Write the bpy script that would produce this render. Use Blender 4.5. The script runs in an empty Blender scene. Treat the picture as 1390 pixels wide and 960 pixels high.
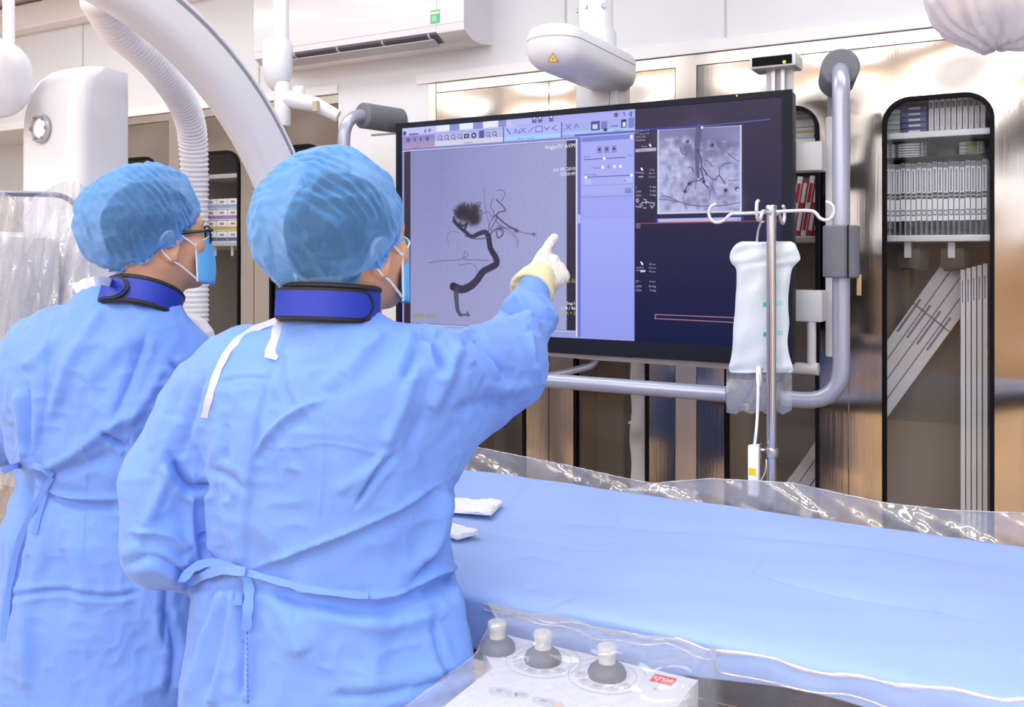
import bpy, bmesh, math, random
import numpy as np
from mathutils import Vector, Matrix
random.seed(7); np.random.seed(7)
SC = bpy.context.scene
COL = SC.collection
# ------------------------------------------------------------------ camera
F = 1220.0            # focal length in pixels of the 1390x960 frame
CX, HY = 695.0, 346.0 # principal column, horizon row
EYE = 1.58
YAW = math.radians(29.07)
CY_, SY_ = math.cos(YAW), math.sin(YAW)
cam = bpy.data.cameras.new('camera'); camo = bpy.data.objects.new('camera', cam); COL.objects.link(camo)
camo.location = (0, 0, EYE); camo.rotation_euler = (math.pi/2, 0, YAW)
cam.sensor_width = 36.0; cam.lens = F/1390*36.0
cam.shift_y = -(480-HY)/1390.0
cam.clip_start = 0.05
cam.dof.use_dof = True; cam.dof.focus_distance = 2.0; cam.dof.aperture_fstop = 16.0
SC.camera = camo
# ------------------------------------------------------------------ world, lights, exposure
w = bpy.data.worlds.new('world'); SC.world = w; w.use_nodes = True
w.node_tree.nodes['Background'].inputs[0].default_value = (0.85, 0.92, 1.0, 1)
w.node_tree.nodes['Background'].inputs[1].default_value = 0.25
SC.view_settings.view_transform = 'Standard'; SC.view_settings.look = 'None'
SC.view_settings.gamma = 1.0; SC.view_settings.exposure = 0.28
SC.view_settings.use_curve_mapping = False
SC.cycles.max_bounces = 8; SC.cycles.transparent_max_bounces = 16
SC.cycles.caustics_reflective = False; SC.cycles.caustics_refractive = False
def area(name, loc, size, power, color, rot=(0, 0, 0)):
    l = bpy.data.lights.new(name, 'AREA'); l.shape = 'RECTANGLE'; l.size, l.size_y = size
    l.energy = power; l.color = color
    o = bpy.data.objects.new(name, l); o.location = loc; o.rotation_euler = rot; COL.objects.link(o); return o
CEIL = 3.02
LAMPS = [(-4.4, -2.1, 44), (-2.4, -2.1, 44), (-0.4, -2.1, 46), (1.3, -2.1, 46), (-3.6, 0.35, 22), (-1.4, 0.35, 20), (0.7, 0.35, 22), (-4.4, 2.1, 14), (-2.2, 2.1, 12), (0.0, 2.1, 11)]
for (lx, ly, lp_) in LAMPS:
    area('ceiling_panel_light', (lx, ly, CEIL-0.035), (1.75, 0.55), lp_, (0.94, 0.965, 1.0))
area('warm_strip_light', (-2.4, -0.98, CEIL-0.05), (5.0, 0.16), 15, (1.0, 0.52, 0.20))

# ------------------------------------------------------------------ pixel helpers (1390x960 frame, world X along the cabinets, Y towards them)
def P(px, py, z):
    X = (px-CX)/F*z; h = (HY-py)/F*z
    return Vector((CY_*X - SY_*z, SY_*X + CY_*z, EYE+h))
def PQ(px, py, q):
    u = (px-CX)/F
    return P(px, py, q/(SY_*u + CY_))
def PH(px, py, h):
    return P(px, py, F*(EYE-h)/(py-HY))
def SQ(px, q):
    return PQ(px, HY, q).x
def depth_of(v):
    return -SY_*v[0] + CY_*v[1]
def to_px(V):
    V = np.asarray(V); X = CY_*V[:, 0] + SY_*V[:, 1]; z = -SY_*V[:, 0] + CY_*V[:, 1]
    return np.stack([CX + F*X/z, HY - F*(V[:, 2]-EYE)/z], 1), z

# ------------------------------------------------------------------ material helpers
def lin(c):
    if isinstance(c, str):
        c = c.lstrip('#'); c = [int(c[i:i+2], 16)/255 for i in (0, 2, 4)]
    return tuple((x/12.92 if x <= 0.04045 else ((x+0.055)/1.055)**2.4) for x in c[:3])
MATS = {}
def mat(name, col, rough=0.5, metal=0.0, bump=None, vary=None, coat=0.0, trans=None, emit=None, sheen=0.0, spec=0.5, sss=0.0):
    """bump=(scale,strength[,stretch xyz]) fine relief, vary=(scale,amount) mottling of the base colour"""
    if name in MATS: return MATS[name]
    m = bpy.data.materials.new(name); m.use_nodes = True; nt = m.node_tree; b = nt.nodes['Principled BSDF']
    c = lin(col); b.inputs['Base Color'].default_value = (*c, 1)
    b.inputs['Roughness'].default_value = rough; b.inputs['Metallic'].default_value = metal
    b.inputs['Specular IOR Level'].default_value = spec
    if coat: b.inputs['Coat Weight'].default_value = coat
    if sheen: b.inputs['Sheen Weight'].default_value = sheen
    if sss:
        b.inputs['Subsurface Weight'].default_value = sss; b.inputs['Subsurface Radius'].default_value = (0.01, 0.004, 0.002)
    if emit: b.inputs['Emission Color'].default_value = (*lin(emit[0]), 1); b.inputs['Emission Strength'].default_value = emit[1]
    tc = nt.nodes.new('ShaderNodeTexCoord')
    def noise(scale, stretch=(1, 1, 1), detail=4.0):
        mp = nt.nodes.new('ShaderNodeMapping'); mp.inputs['Scale'].default_value = stretch
        nt.links.new(tc.outputs['Object'], mp.inputs['Vector'])
        n = nt.nodes.new('ShaderNodeTexNoise'); n.inputs['Scale'].default_value = scale; n.inputs['Detail'].default_value = detail
        nt.links.new(mp.outputs['Vector'], n.inputs['Vector']); return n
    if vary:
        n = noise(vary[0]); mx = nt.nodes.new('ShaderNodeMix'); mx.data_type = 'RGBA'
        mx.inputs['A'].default_value = (*[x*(1-vary[1]) for x in c], 1); mx.inputs['B'].default_value = (*[min(1, x*(1+vary[1])) for x in c], 1)
        nt.links.new(n.outputs['Fac'], mx.inputs['Factor']); nt.links.new(mx.outputs['Result'], b.inputs['Base Color'])
    if bump:
        n = noise(bump[0], bump[2] if len(bump) > 2 else (1, 1, 1)); bp = nt.nodes.new('ShaderNodeBump')
        bp.inputs['Strength'].default_value = bump[1]; bp.inputs['Distance'].default_value = 0.01
        nt.links.new(n.outputs['Fac'], bp.inputs['Height']); nt.links.new(bp.outputs['Normal'], b.inputs['Normal'])
    if trans is not None:   # share of light let straight through
        out = nt.nodes['Material Output']; tr = nt.nodes.new('ShaderNodeBsdfTransparent'); ms = nt.nodes.new('ShaderNodeMixShader')
        ms.inputs[0].default_value = trans
        nt.links.new(b.outputs[0], ms.inputs[1]); nt.links.new(tr.outputs[0], ms.inputs[2]); nt.links.new(ms.outputs[0], out.inputs[0])
    MATS[name] = m; return m
def film(name, tint, lo, hi, rough=0.12, milk=0.5, bump=None):
    """thin clear film: mostly see-through face on, milky and shiny at grazing angles"""
    m = bpy.data.materials.new(name); m.use_nodes = True; nt = m.node_tree; nt.nodes.remove(nt.nodes['Principled BSDF'])
    out = nt.nodes['Material Output']
    tr = nt.nodes.new('ShaderNodeBsdfTransparent'); tr.inputs[0].default_value = (0.97, 0.975, 0.985, 1)
    df = nt.nodes.new('ShaderNodeBsdfDiffuse'); df.inputs[0].default_value = (*lin(tint), 1)
    tl = nt.nodes.new('ShaderNodeBsdfTranslucent'); tl.inputs[0].default_value = (*lin(tint), 1)
    gl = nt.nodes.new('ShaderNodeBsdfGlossy'); gl.inputs['Roughness'].default_value = rough
    a = nt.nodes.new('ShaderNodeMixShader'); a.inputs[0].default_value = 0.45
    nt.links.new(df.outputs[0], a.inputs[1]); nt.links.new(tl.outputs[0], a.inputs[2])
    b = nt.nodes.new('ShaderNodeMixShader'); b.inputs[0].default_value = milk
    nt.links.new(gl.outputs[0], b.inputs[1]); nt.links.new(a.outputs[0], b.inputs[2])
    lw = nt.nodes.new('ShaderNodeLayerWeight'); lw.inputs[0].default_value = 0.35
    mr = nt.nodes.new('ShaderNodeMapRange'); mr.inputs['To Min'].default_value = lo; mr.inputs['To Max'].default_value = hi
    nt.links.new(lw.outputs['Facing'], mr.inputs['Value'])
    c = nt.nodes.new('ShaderNodeMixShader'); nt.links.new(mr.outputs[0], c.inputs[0])
    nt.links.new(tr.outputs[0], c.inputs[1]); nt.links.new(b.outputs[0], c.inputs[2]); nt.links.new(c.outputs[0], out.inputs[0])
    if bump:
        tc = nt.nodes.new('ShaderNodeTexCoord'); n = nt.nodes.new('ShaderNodeTexNoise'); n.inputs['Scale'].default_value = bump[0]; n.inputs['Distortion'].default_value = 1.5
        bp = nt.nodes.new('ShaderNodeBump'); bp.inputs['Strength'].default_value = bump[1]; bp.inputs['Distance'].default_value = 0.01
        nt.links.new(tc.outputs['Object'], n.inputs['Vector']); nt.links.new(n.outputs['Fac'], bp.inputs['Height'])
        for s in (df, tl, gl): nt.links.new(bp.outputs['Normal'], s.inputs['Normal'])
        nt.links.new(bp.outputs['Normal'], lw.inputs['Normal'])
    MATS[name] = m; return m
def glow(name, col, strength=1.0):
    m = bpy.data.materials.new(name); m.use_nodes = True; b = m.node_tree.nodes['Principled BSDF']
    b.inputs['Base Color'].default_value = (0.01, 0.01, 0.01, 1); b.inputs['Emission Color'].default_value = (*lin(col), 1); b.inputs['Emission Strength'].default_value = strength
    b.inputs['Roughness'].default_value = 0.35
    MATS[name] = m; return m

# ------------------------------------------------------------------ mesh helpers
class MB:
    def __init__(self): self.v = []; self.f = []
    def add(self, vs, fs):
        o = len(self.v); self.v += [tuple(x) for x in vs]; self.f += [tuple(i+o for i in f) for f in fs]; return self
    def box(self, lo, hi, b=0.0, M=None):
        lo, hi = [min(a, c) for a, c in zip(lo, hi)], [max(a, c) for a, c in zip(lo, hi)]
        if b <= 0:
            vs = [Vector((x, y, z)) for z in (lo[2], hi[2]) for y in (lo[1], hi[1]) for x in (lo[0], hi[0])]
            fs = [(0, 2, 3, 1), (4, 5, 7, 6), (0, 1, 5, 4), (2, 6, 7, 3), (0, 4, 6, 2), (1, 3, 7, 5)]
        else:
            bm = bmesh.new(); bmesh.ops.create_cube(bm, size=1.0)
            for v in bm.verts: v.co = Vector([lo[i] + (v.co[i]+0.5)*(hi[i]-lo[i]) for i in range(3)])
            bmesh.ops.bevel(bm, geom=bm.edges[:], offset=min(b, 0.49*min(hi[i]-lo[i] for i in range(3))), segments=2, profile=0.5, affect='EDGES', clamp_overlap=True)
            bm.verts.index_update(); vs = [v.co.copy() for v in bm.verts]; fs = [[v.index for v in f.verts] for f in bm.faces]; bm.free()
        if M is not None: vs = [M @ v for v in vs]
        return self.add(vs, fs)
    def tube(self, pts, r, n=12, cap=True, prof=None):
        pts = [Vector(p) for p in pts]; N = len(pts); rs = r if hasattr(r, '__len__') else [r]*N
        T = [(pts[min(i+1, N-1)]-pts[max(i-1, 0)]).normalized() for i in range(N)]
        up = Vector((0, 0, 1)) if abs(T[0].z) < 0.9 else Vector((1, 0, 0))
        a = T[0].cross(up).normalized(); vs = []
        for i in range(N):
            a = (a - T[i]*a.dot(T[i])).normalized(); b = T[i].cross(a)
            for k in range(n):
                t = 2*math.pi*k/n; vs.append(pts[i] + (a*math.cos(t)+b*math.sin(t))*rs[i])
        fs = [(i*n+k, i*n+(k+1) % n, (i+1)*n+(k+1) % n, (i+1)*n+k) for i in range(N-1) for k in range(n)]
        if cap: fs += [tuple(range(n-1, -1, -1)), tuple(range((N-1)*n, N*n))]
        return self.add(vs, fs)
    def cyl(self, p0, p1, r, n=20, b=0.0):
        p0, p1 = Vector(p0), Vector(p1)
        if b <= 0: return self.tube([p0, p1], r, n)
        d = (p1-p0).normalized(); return self.tube([p0, p0+d*b*.3, p0+d*b, p1-d*b, p1-d*b*.3, p1], [r-b, r-b*.3, r, r, r-b*.3, r-b], n)
    def lathe(self, prof, c, axis=(0, 0, 1), n=24):
        ax = Vector(axis).normalized(); up = Vector((1, 0, 0)) if abs(ax.x) < 0.9 else Vector((0, 1, 0))
        a = ax.cross(up).normalized(); b = ax.cross(a); c = Vector(c); vs = []
        for (r, h) in prof:
            for k in range(n):
                t = 2*math.pi*k/n; vs.append(c + ax*h + (a*math.cos(t)+b*math.sin(t))*max(r, 1e-5))
        N = len(prof); fs = [(i*n+k, i*n+(k+1) % n, (i+1)*n+(k+1) % n, (i+1)*n+k) for i in range(N-1) for k in range(n)]
        fs += [tuple(range(n-1, -1, -1)), tuple(range((N-1)*n, N*n))]
        return self.add(vs, fs)
    def prism(self, poly, d):
        """closed outline (list of points) pushed along vector d"""
        poly = [Vector(p) for p in poly]; d = Vector(d); n = len(poly)
        vs = poly + [p+d for p in poly]; fs = [tuple(range(n-1, -1, -1)), tuple(range(n, 2*n))] + [(i, (i+1) % n, n+(i+1) % n, n+i) for i in range(n)]
        return self.add(vs, fs)
    def grid(self, G, thick=0.0):
        """G[i][j] points -> sheet; thick gives it a back"""
        G = [[Vector(p) for p in row] for row in G]; n, m = len(G), len(G[0]); vs = [p for row in G for p in row]
        fs = [(i*m+j, i*m+j+1, (i+1)*m+j+1, (i+1)*m+j) for i in range(n-1) for j in range(m-1)]
        return self.add(vs, fs)
def bend(pts, r, n=6):
    """round the corners of a polyline"""
    pts = [Vector(p) for p in pts]; out = [pts[0]]
    for i in range(1, len(pts)-1):
        a, b, c = pts[i-1], pts[i], pts[i+1]; d1 = (a-b); d2 = (c-b); rr = min(r, d1.length*.49, d2.length*.49)
        p, q = b+d1.normalized()*rr, b+d2.normalized()*rr
        for k in range(n+1):
            t = k/n; out.append(p*(1-t)**2 + b*2*t*(1-t) + q*t*t)
    out.append(pts[-1]); return out
def spline(pts, n=8):
    pts = [Vector(p) for p in pts]; out = []
    for i in range(len(pts)-1):
        p0, p1, p2, p3 = pts[max(i-1, 0)], pts[i], pts[i+1], pts[min(i+2, len(pts)-1)]
        for k in range(n):
            t = k/n; out.append(0.5*((2*p1)+(p2-p0)*t+(2*p0-5*p1+4*p2-p3)*t*t+(3*p1-p0-3*p2+p3)*t**3))
    out.append(pts[-1]); return out
def base_of(o):
    v = Vector((0, 0, 0))
    while o is not None: v += o.location; o = o.parent
    return v
def smooth(me, angle=None):
    me.polygons.foreach_set('use_smooth', [True]*len(me.polygons))
    if angle is not None: me.set_sharp_from_angle(angle=math.radians(angle))
def obj(name, mb, m, parent=None, sm=40):
    """one mesh object; sm = auto smooth angle, None = flat, 180 = all smooth"""
    me = bpy.data.meshes.new(name); off = base_of(parent) if parent else Vector((0, 0, 0))
    if isinstance(mb, MB): vs, fs = mb.v, mb.f
    else: vs, fs = mb
    if isinstance(vs, np.ndarray): vs = (vs - np.array(off)).tolist()
    else: vs = [tuple(Vector(v)-off) for v in vs]
    if isinstance(fs, np.ndarray): fs = fs.tolist()
    me.from_pydata(vs, [], fs); me.update()
    if isinstance(mb, MB):
        bm = bmesh.new(); bm.from_mesh(me); bmesh.ops.recalc_face_normals(bm, faces=bm.faces[:]); bm.to_mesh(me); bm.free()
    if sm is not None: smooth(me, None if sm >= 180 else sm)
    o = bpy.data.objects.new(name, me); COL.objects.link(o)
    if m is not None: me.materials.append(m)
    if parent: o.parent = parent
    return o
def thing(name, label, cat, loc=(0, 0, 0), group=None):
    o = bpy.data.objects.new(name, None); o.empty_display_size = 0.05; COL.objects.link(o); o.location = loc
    return tag(o, label, cat, group)
def tag(o, label, cat, group=None):
    o['label'] = label; o['category'] = cat
    if group: o['group'] = group
    return o
def struct(name, mb, m, parent=None, sm=None):
    o = obj(name, mb, m, parent, sm); o['kind'] = 'structure'; return o
def copy_tree(o, parent=None):
    c = o.copy(); COL.objects.link(c)
    if parent: c.parent = parent
    for ch in list(o.children): copy_tree(ch, c)
    return c
def text(name, body, org, ux, uy, size, m, parent, align='LEFT'):
    """lettering as a flat mesh; org lower left corner, ux/uy unit axes"""
    cu = bpy.data.curves.new(name, 'FONT'); cu.body = body; cu.size = size; cu.align_x = align; cu.resolution_u = 2
    t = bpy.data.objects.new(name, cu); COL.objects.link(t); bpy.context.view_layer.update()
    me = bpy.data.meshes.new_from_object(t.evaluated_get(bpy.context.evaluated_depsgraph_get()))
    bpy.data.objects.remove(t); ux, uy = Vector(ux), Vector(uy); off = base_of(parent)
    for v in me.vertices: v.co = Vector(org) + ux*v.co.x + uy*v.co.y - off
    me.materials.clear(); me.materials.append(m); me.name = name
    o = bpy.data.objects.new(name, me); COL.objects.link(o); o.parent = parent; return o
# ------------------------------------------------------------------ materials of the setting
WHITE = mat('white_wall_panel', '#e6e9f0', 0.35, bump=(3, 0.02))
CEILM = mat('ceiling_white', '#dfe0e2', 0.6)
FLOORM = mat('vinyl_floor', '#cfb190', 0.35, vary=(2.0, 0.12))
WOOD = mat('wood_panel', '#b4977a', 0.4, vary=(3.0, 0.2), bump=(8, 0.1, (1, 1, 0.1)))
def steel(name, col, rough, wave, wave_scale):
    m = bpy.data.materials.new(name); m.use_nodes = True; nt = m.node_tree; b = nt.nodes['Principled BSDF']
    b.inputs['Base Color'].default_value = (*lin(col), 1); b.inputs['Metallic'].default_value = 1.0; b.inputs['Roughness'].default_value = rough
    tc = nt.nodes.new('ShaderNodeTexCoord'); mp = nt.nodes.new('ShaderNodeMapping'); mp.inputs['Scale'].default_value = (1, 1, 1.0)
    n1 = nt.nodes.new('ShaderNodeTexNoise'); n1.inputs['Scale'].default_value = wave_scale; n1.inputs['Detail'].default_value = 1.0
    nt.links.new(tc.outputs['Object'], mp.inputs[0]); nt.links.new(mp.outputs[0], n1.inputs['Vector'])
    mp2 = nt.nodes.new('ShaderNodeMapping'); mp2.inputs['Scale'].default_value = (400, 400, 1.5)
    n2 = nt.nodes.new('ShaderNodeTexNoise'); n2.inputs['Scale'].default_value = 1.0; n2.inputs['Detail'].default_value = 3.0
    nt.links.new(tc.outputs['Object'], mp2.inputs[0]); nt.links.new(mp2.outputs[0], n2.inputs['Vector'])
    b1 = nt.nodes.new('ShaderNodeBump'); b1.inputs['Strength'].default_value = wave; b1.inputs['Distance'].default_value = 0.05
    b2 = nt.nodes.new('ShaderNodeBump'); b2.inputs['Strength'].default_value = 0.12; b2.inputs['Distance'].default_value = 0.001
    nt.links.new(n1.outputs['Fac'], b1.inputs['Height']); nt.links.new(n2.outputs['Fac'], b2.inputs['Height'])
    nt.links.new(b1.outputs['Normal'], b2.inputs['Normal']); nt.links.new(b2.outputs['Normal'], b.inputs['Normal'])
    MATS[name] = m; return m
STEEL = steel('brushed_steel_sheet', '#b5aea6', 0.11, 0.55, 2.2)
STEELF = steel('brushed_steel_frame', '#d2ccc6', 0.30, 0.03, 2.0)
SHELFM = mat('shelf_steel', '#c3c6cc', 0.4, 0.6)
INNER = mat('cabinet_inside', '#aaa198', 0.45, 0.1)
RUBBER = mat('black_rubber', '#101016', 0.6, spec=.12)
def pane_mat():
    m = bpy.data.materials.new('clear_pane'); m.use_nodes = True; nt = m.node_tree; nt.nodes.remove(nt.nodes['Principled BSDF']); out = nt.nodes['Material Output']
    tr = nt.nodes.new('ShaderNodeBsdfTransparent'); tr.inputs[0].default_value = (.95, .955, .96, 1); gl = nt.nodes.new('ShaderNodeBsdfGlossy'); gl.inputs['Roughness'].default_value = .03
    fr = nt.nodes.new('ShaderNodeFresnel'); fr.inputs[0].default_value = 1.5; ms = nt.nodes.new('ShaderNodeMixShader')
    ge = nt.nodes.new('ShaderNodeNewGeometry'); mu = nt.nodes.new('ShaderNodeMath'); mu.operation = 'SUBTRACT'; mu.use_clamp = True
    nt.links.new(fr.outputs[0], mu.inputs[0]); nt.links.new(ge.outputs['Backfacing'], mu.inputs[1]); nt.links.new(mu.outputs[0], ms.inputs[0]); nt.links.new(tr.outputs[0], ms.inputs[1]); nt.links.new(gl.outputs[0], ms.inputs[2]); nt.links.new(ms.outputs[0], out.inputs[0]); MATS['clear_pane'] = m; return m
PANE = pane_mat()
# ------------------------------------------------------------------ setting
D = 3.2; WB = 3.70; X0, X1, Y0 = -7.2, 2.4, -3.0
struct('floor', MB().box((X0-.1, Y0-.1, -0.06), (X1+.1, WB+.1, 0)), FLOORM)
struct('ceiling', MB().box((X0-.1, Y0-.1, CEIL), (X1+.1, WB+.1, CEIL+0.08)), CEILM)
struct('wall_back', MB().box((X0-.1, WB, 0), (X1+.1, WB+.1, CEIL)), WHITE)
struct('wall_left', MB().box((X0-.1, Y0, 0), (X0, WB, CEIL)), WHITE)
struct('wall_right', MB().box((X1, Y0, 0), (X1+.1, WB, CEIL)), WHITE)
wf = struct('wall_front', MB().box((X0-.1, Y0-.1, 0), (X1+.1, Y0, CEIL)), WHITE)
struct('wood_dado', MB().box((X0, Y0, 0), (X1, Y0+.03, 1.75)), WOOD, wf)
# soffit above the cabinets, with its seams, and the white pier between two cabinets
TOPH = EYE+0.745
sof = struct('trim_1', MB().box((X0, D, TOPH), (X1, WB, CEIL)), WHITE)
SEAM = mat('panel_seam', '#c9c8c8', 0.6)
for sx in (SQ(352, D), SQ(768, D), -0.9, 0.55, -4.5, -5.6):
    struct('seam_strip', MB().box((sx-.004, D-.003, TOPH+.01), (sx+.004, D+.004, CEIL)), SEAM, sof)
struct('trim_2', MB().box((X0, D-.010, TOPH-.010), (-2.685, D+.02, TOPH+.034), 0.003).box((-2.25, D-.010, TOPH-.010), (X1, D+.02, TOPH+.034), 0.003), mat('cornice_white', '#f4f5f8', 0.3))
struct('trim_3', MB().box((-2.685, D, 0), (-2.19, WB, TOPH)), WHITE)
struct('trim_4', MB().box((0.048, D, 0), (X1, WB, TOPH)), STEEL)
struct('trim_5', MB().box((X0, D-.10, CEIL-.16), (-3.2, D, CEIL-.02), .01), mat('duct_white', '#efeff2', 0.35))
for (lx, ly, lp_) in LAMPS:
    rk = [a for a in LAMPS if a[1] == ly] if ly < 1 else [a for a in LAMPS if a[1] > 1]; t = thing('ceiling_light', 'white flat ceiling light panel, %s from the left in the row %s' % (['first', 'second', 'third', 'fourth'][rk.index((lx, ly, lp_))], 'nearest the cabinets' if ly > 1 else 'above the two people' if ly > -1 else 'farthest from the cabinets'), 'light', (lx, ly, CEIL), 'flat ceiling light panels')
    obj('frame', MB().box((lx-.92, ly-.32, CEIL-.03), (lx+.92, ly-.28, CEIL)).box((lx-.92, ly+.28, CEIL-.03), (lx+.92, ly+.32, CEIL)).box((lx-.92, ly-.3, CEIL-.03), (lx-.88, ly+.3, CEIL)).box((lx+.88, ly-.3, CEIL-.03), (lx+.92, ly+.3, CEIL)), mat('lamp_frame', '#f0f0f0', .4), t)
    obj('diffuser', MB().box((lx-.88, ly-.28, CEIL-.012), (lx+.88, ly+.28, CEIL-.004)), MATS.get('lamp_diffuser') or glow('lamp_diffuser', '#fff6ea', 1.0), t)

# ------------------------------------------------------------------ steel cabinets
def rrect(x0, x1, z0, z1, r, n=8):
    pts = []
    for (cx, cz, a0) in ((x1-r, z1-r, 0), (x0+r, z1-r, 90), (x0+r, z0+r, 180), (x1-r, z0+r, 270)):
        for k in range(n+1):
            a = math.radians(a0+90*k/n); pts.append((cx+r*math.cos(a), cz+r*math.sin(a)))
    return pts
def panel_with_hole(x0, x1, z0, z1, hole, y0, y1):
    """sheet in the XZ plane from depth y0 to y1 with one rounded opening"""
    mb = MB(); cx = sum(p[0] for p in hole)/len(hole); outer = [(x1, z1), (x0, z1), (x0, z0), (x1, z0)]
    bm = bmesh.new(); lo = [bm.verts.new((x, 0, z)) for x, z in outer]; lh = [bm.verts.new((x, 0, z)) for x, z in hole]
    es = [bm.edges.new((l[i], l[(i+1) % len(l)])) for l in (lo, lh) for i in range(len(l))]
    bmesh.ops.triangle_fill(bm, use_beauty=True, edges=es)
    bm.verts.index_update(); tri = [[v.index for v in f.verts] for f in bm.faces]; co = [v.co.copy() for v in bm.verts]; bm.free()
    n = len(co); vs = [(c.x, y0, c.z) for c in co] + [(c.x, y1, c.z) for c in co]
    fs = [tuple(t) for t in tri] + [tuple(i+n for i in reversed(t)) for t in tri]
    fs += [(i, (i+1) % 4, n+(i+1) % 4, n+i) for i in range(4)]
    h = len(hole); fs += [(4+i, n+4+i, n+4+(i+1) % h, 4+(i+1) % h) for i in range(h)]
    return mb.add(vs, fs)
DT, DB = EYE+0.69, 0.10        # door top / bottom
WT, WBT = EYE+0.517, 0.42      # window top / bottom
SH1, SH2 = PQ(1270, 180, 3.3).z, PQ(1270, 319.5, 3.3).z
def cabinet(a, m, b, label, windows=(1, 1), inset=(0.105, 0.095)):
    r = thing('steel_cabinet', label, 'cabinet', ((a+b)/2, D, 0))
    c = MB(); q0, q1 = D+.024, WB-.02
    c.box((a, q0, 0.0), (b, q1, .09)); c.box((a, q0, TOPH-.06), (b, q1, TOPH-.012)); c.box((a, q0, .09), (a+.018, q1, TOPH-.06)); c.box((b-.018, q0, .09), (b, q1, TOPH-.06))
    c.box((a+.018, q1-.02, .09), (b-.018, q1, TOPH-.06)); 
    if a != -1.008: c.box((m-.009, q0, .09), (m+.009, q1-.02, TOPH-.06))
    obj('carcass', c, INNER, r, None)
    obj('top_rail', MB().box((a, D+.002, DT+.004), (b, D+.024, TOPH-.012)), STEELF, r, None)
    for (d0, d1) in ((a, m), (m, b)):
        x0, x1 = d0+.002, d1-.002; hx0, hx1 = d0+inset[0], d1-inset[1]
        hole = rrect(hx0, hx1, WBT, WT, 0.085)
        d = obj('door', panel_with_hole(x0, x1, DB, DT, hole, D, D+.022), STEEL, r, 30)
        ring = MB(); inner = rrect(hx0+.013, hx1-.013, WBT+.013, WT-.013, 0.074); n = len(hole); vs = []; fs = []
        for lst, y in ((hole, D-.007), (inner, D-.007), (inner, D+.022), (hole, D+.022)): vs += [(x, y, z) for x, z in lst]
        for k in range(4):
            for i in range(n): fs.append((k*n+i, k*n+(i+1) % n, ((k+1) % 4)*n+(i+1) % n, ((k+1) % 4)*n+i))
        obj('window_gasket', ring.add(vs, fs), RUBBER, d, 40)
        obj('window_pane', MB().prism([(x, D+.006, z) for x, z in inner], (0, .004, 0)), PANE, d, None)
        for h in (SH1, SH2):
            obj('shelf', MB().box((d0+.02, D+.045, h-.022), (d1-.02, WB-.05, h), .003), SHELFM, r, None)
    return r
cabinet(-1.008, -0.480, 0.048, 'brushed steel cabinet holding the row of tall white boxes, right of the monitor')
cabinet(-2.150, -1.611, -1.087, 'brushed steel cabinet directly behind the large monitor', inset=(.11, .105))
cabinet(-3.734, -3.210, -2.685, 'brushed steel cabinet between the white hose and the big white arc')
cabinet(-4.860, -4.335, -3.810, 'brushed steel cabinet behind the white machine housing, left of the hose')
struct('trim_8', MB().box((-2.19, D, 0.02), (-2.152, WB-.02, TOPH-.012)), STEELF)
struct('trim_6', MB().box((-1.087, D, 0.02), (-1.008, WB-.02, TOPH-.012)), STEELF)
struct('trim_7', MB().box((-3.810, D, 0.02), (-3.734, WB-.02, TOPH-.012)), STEELF)
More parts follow.
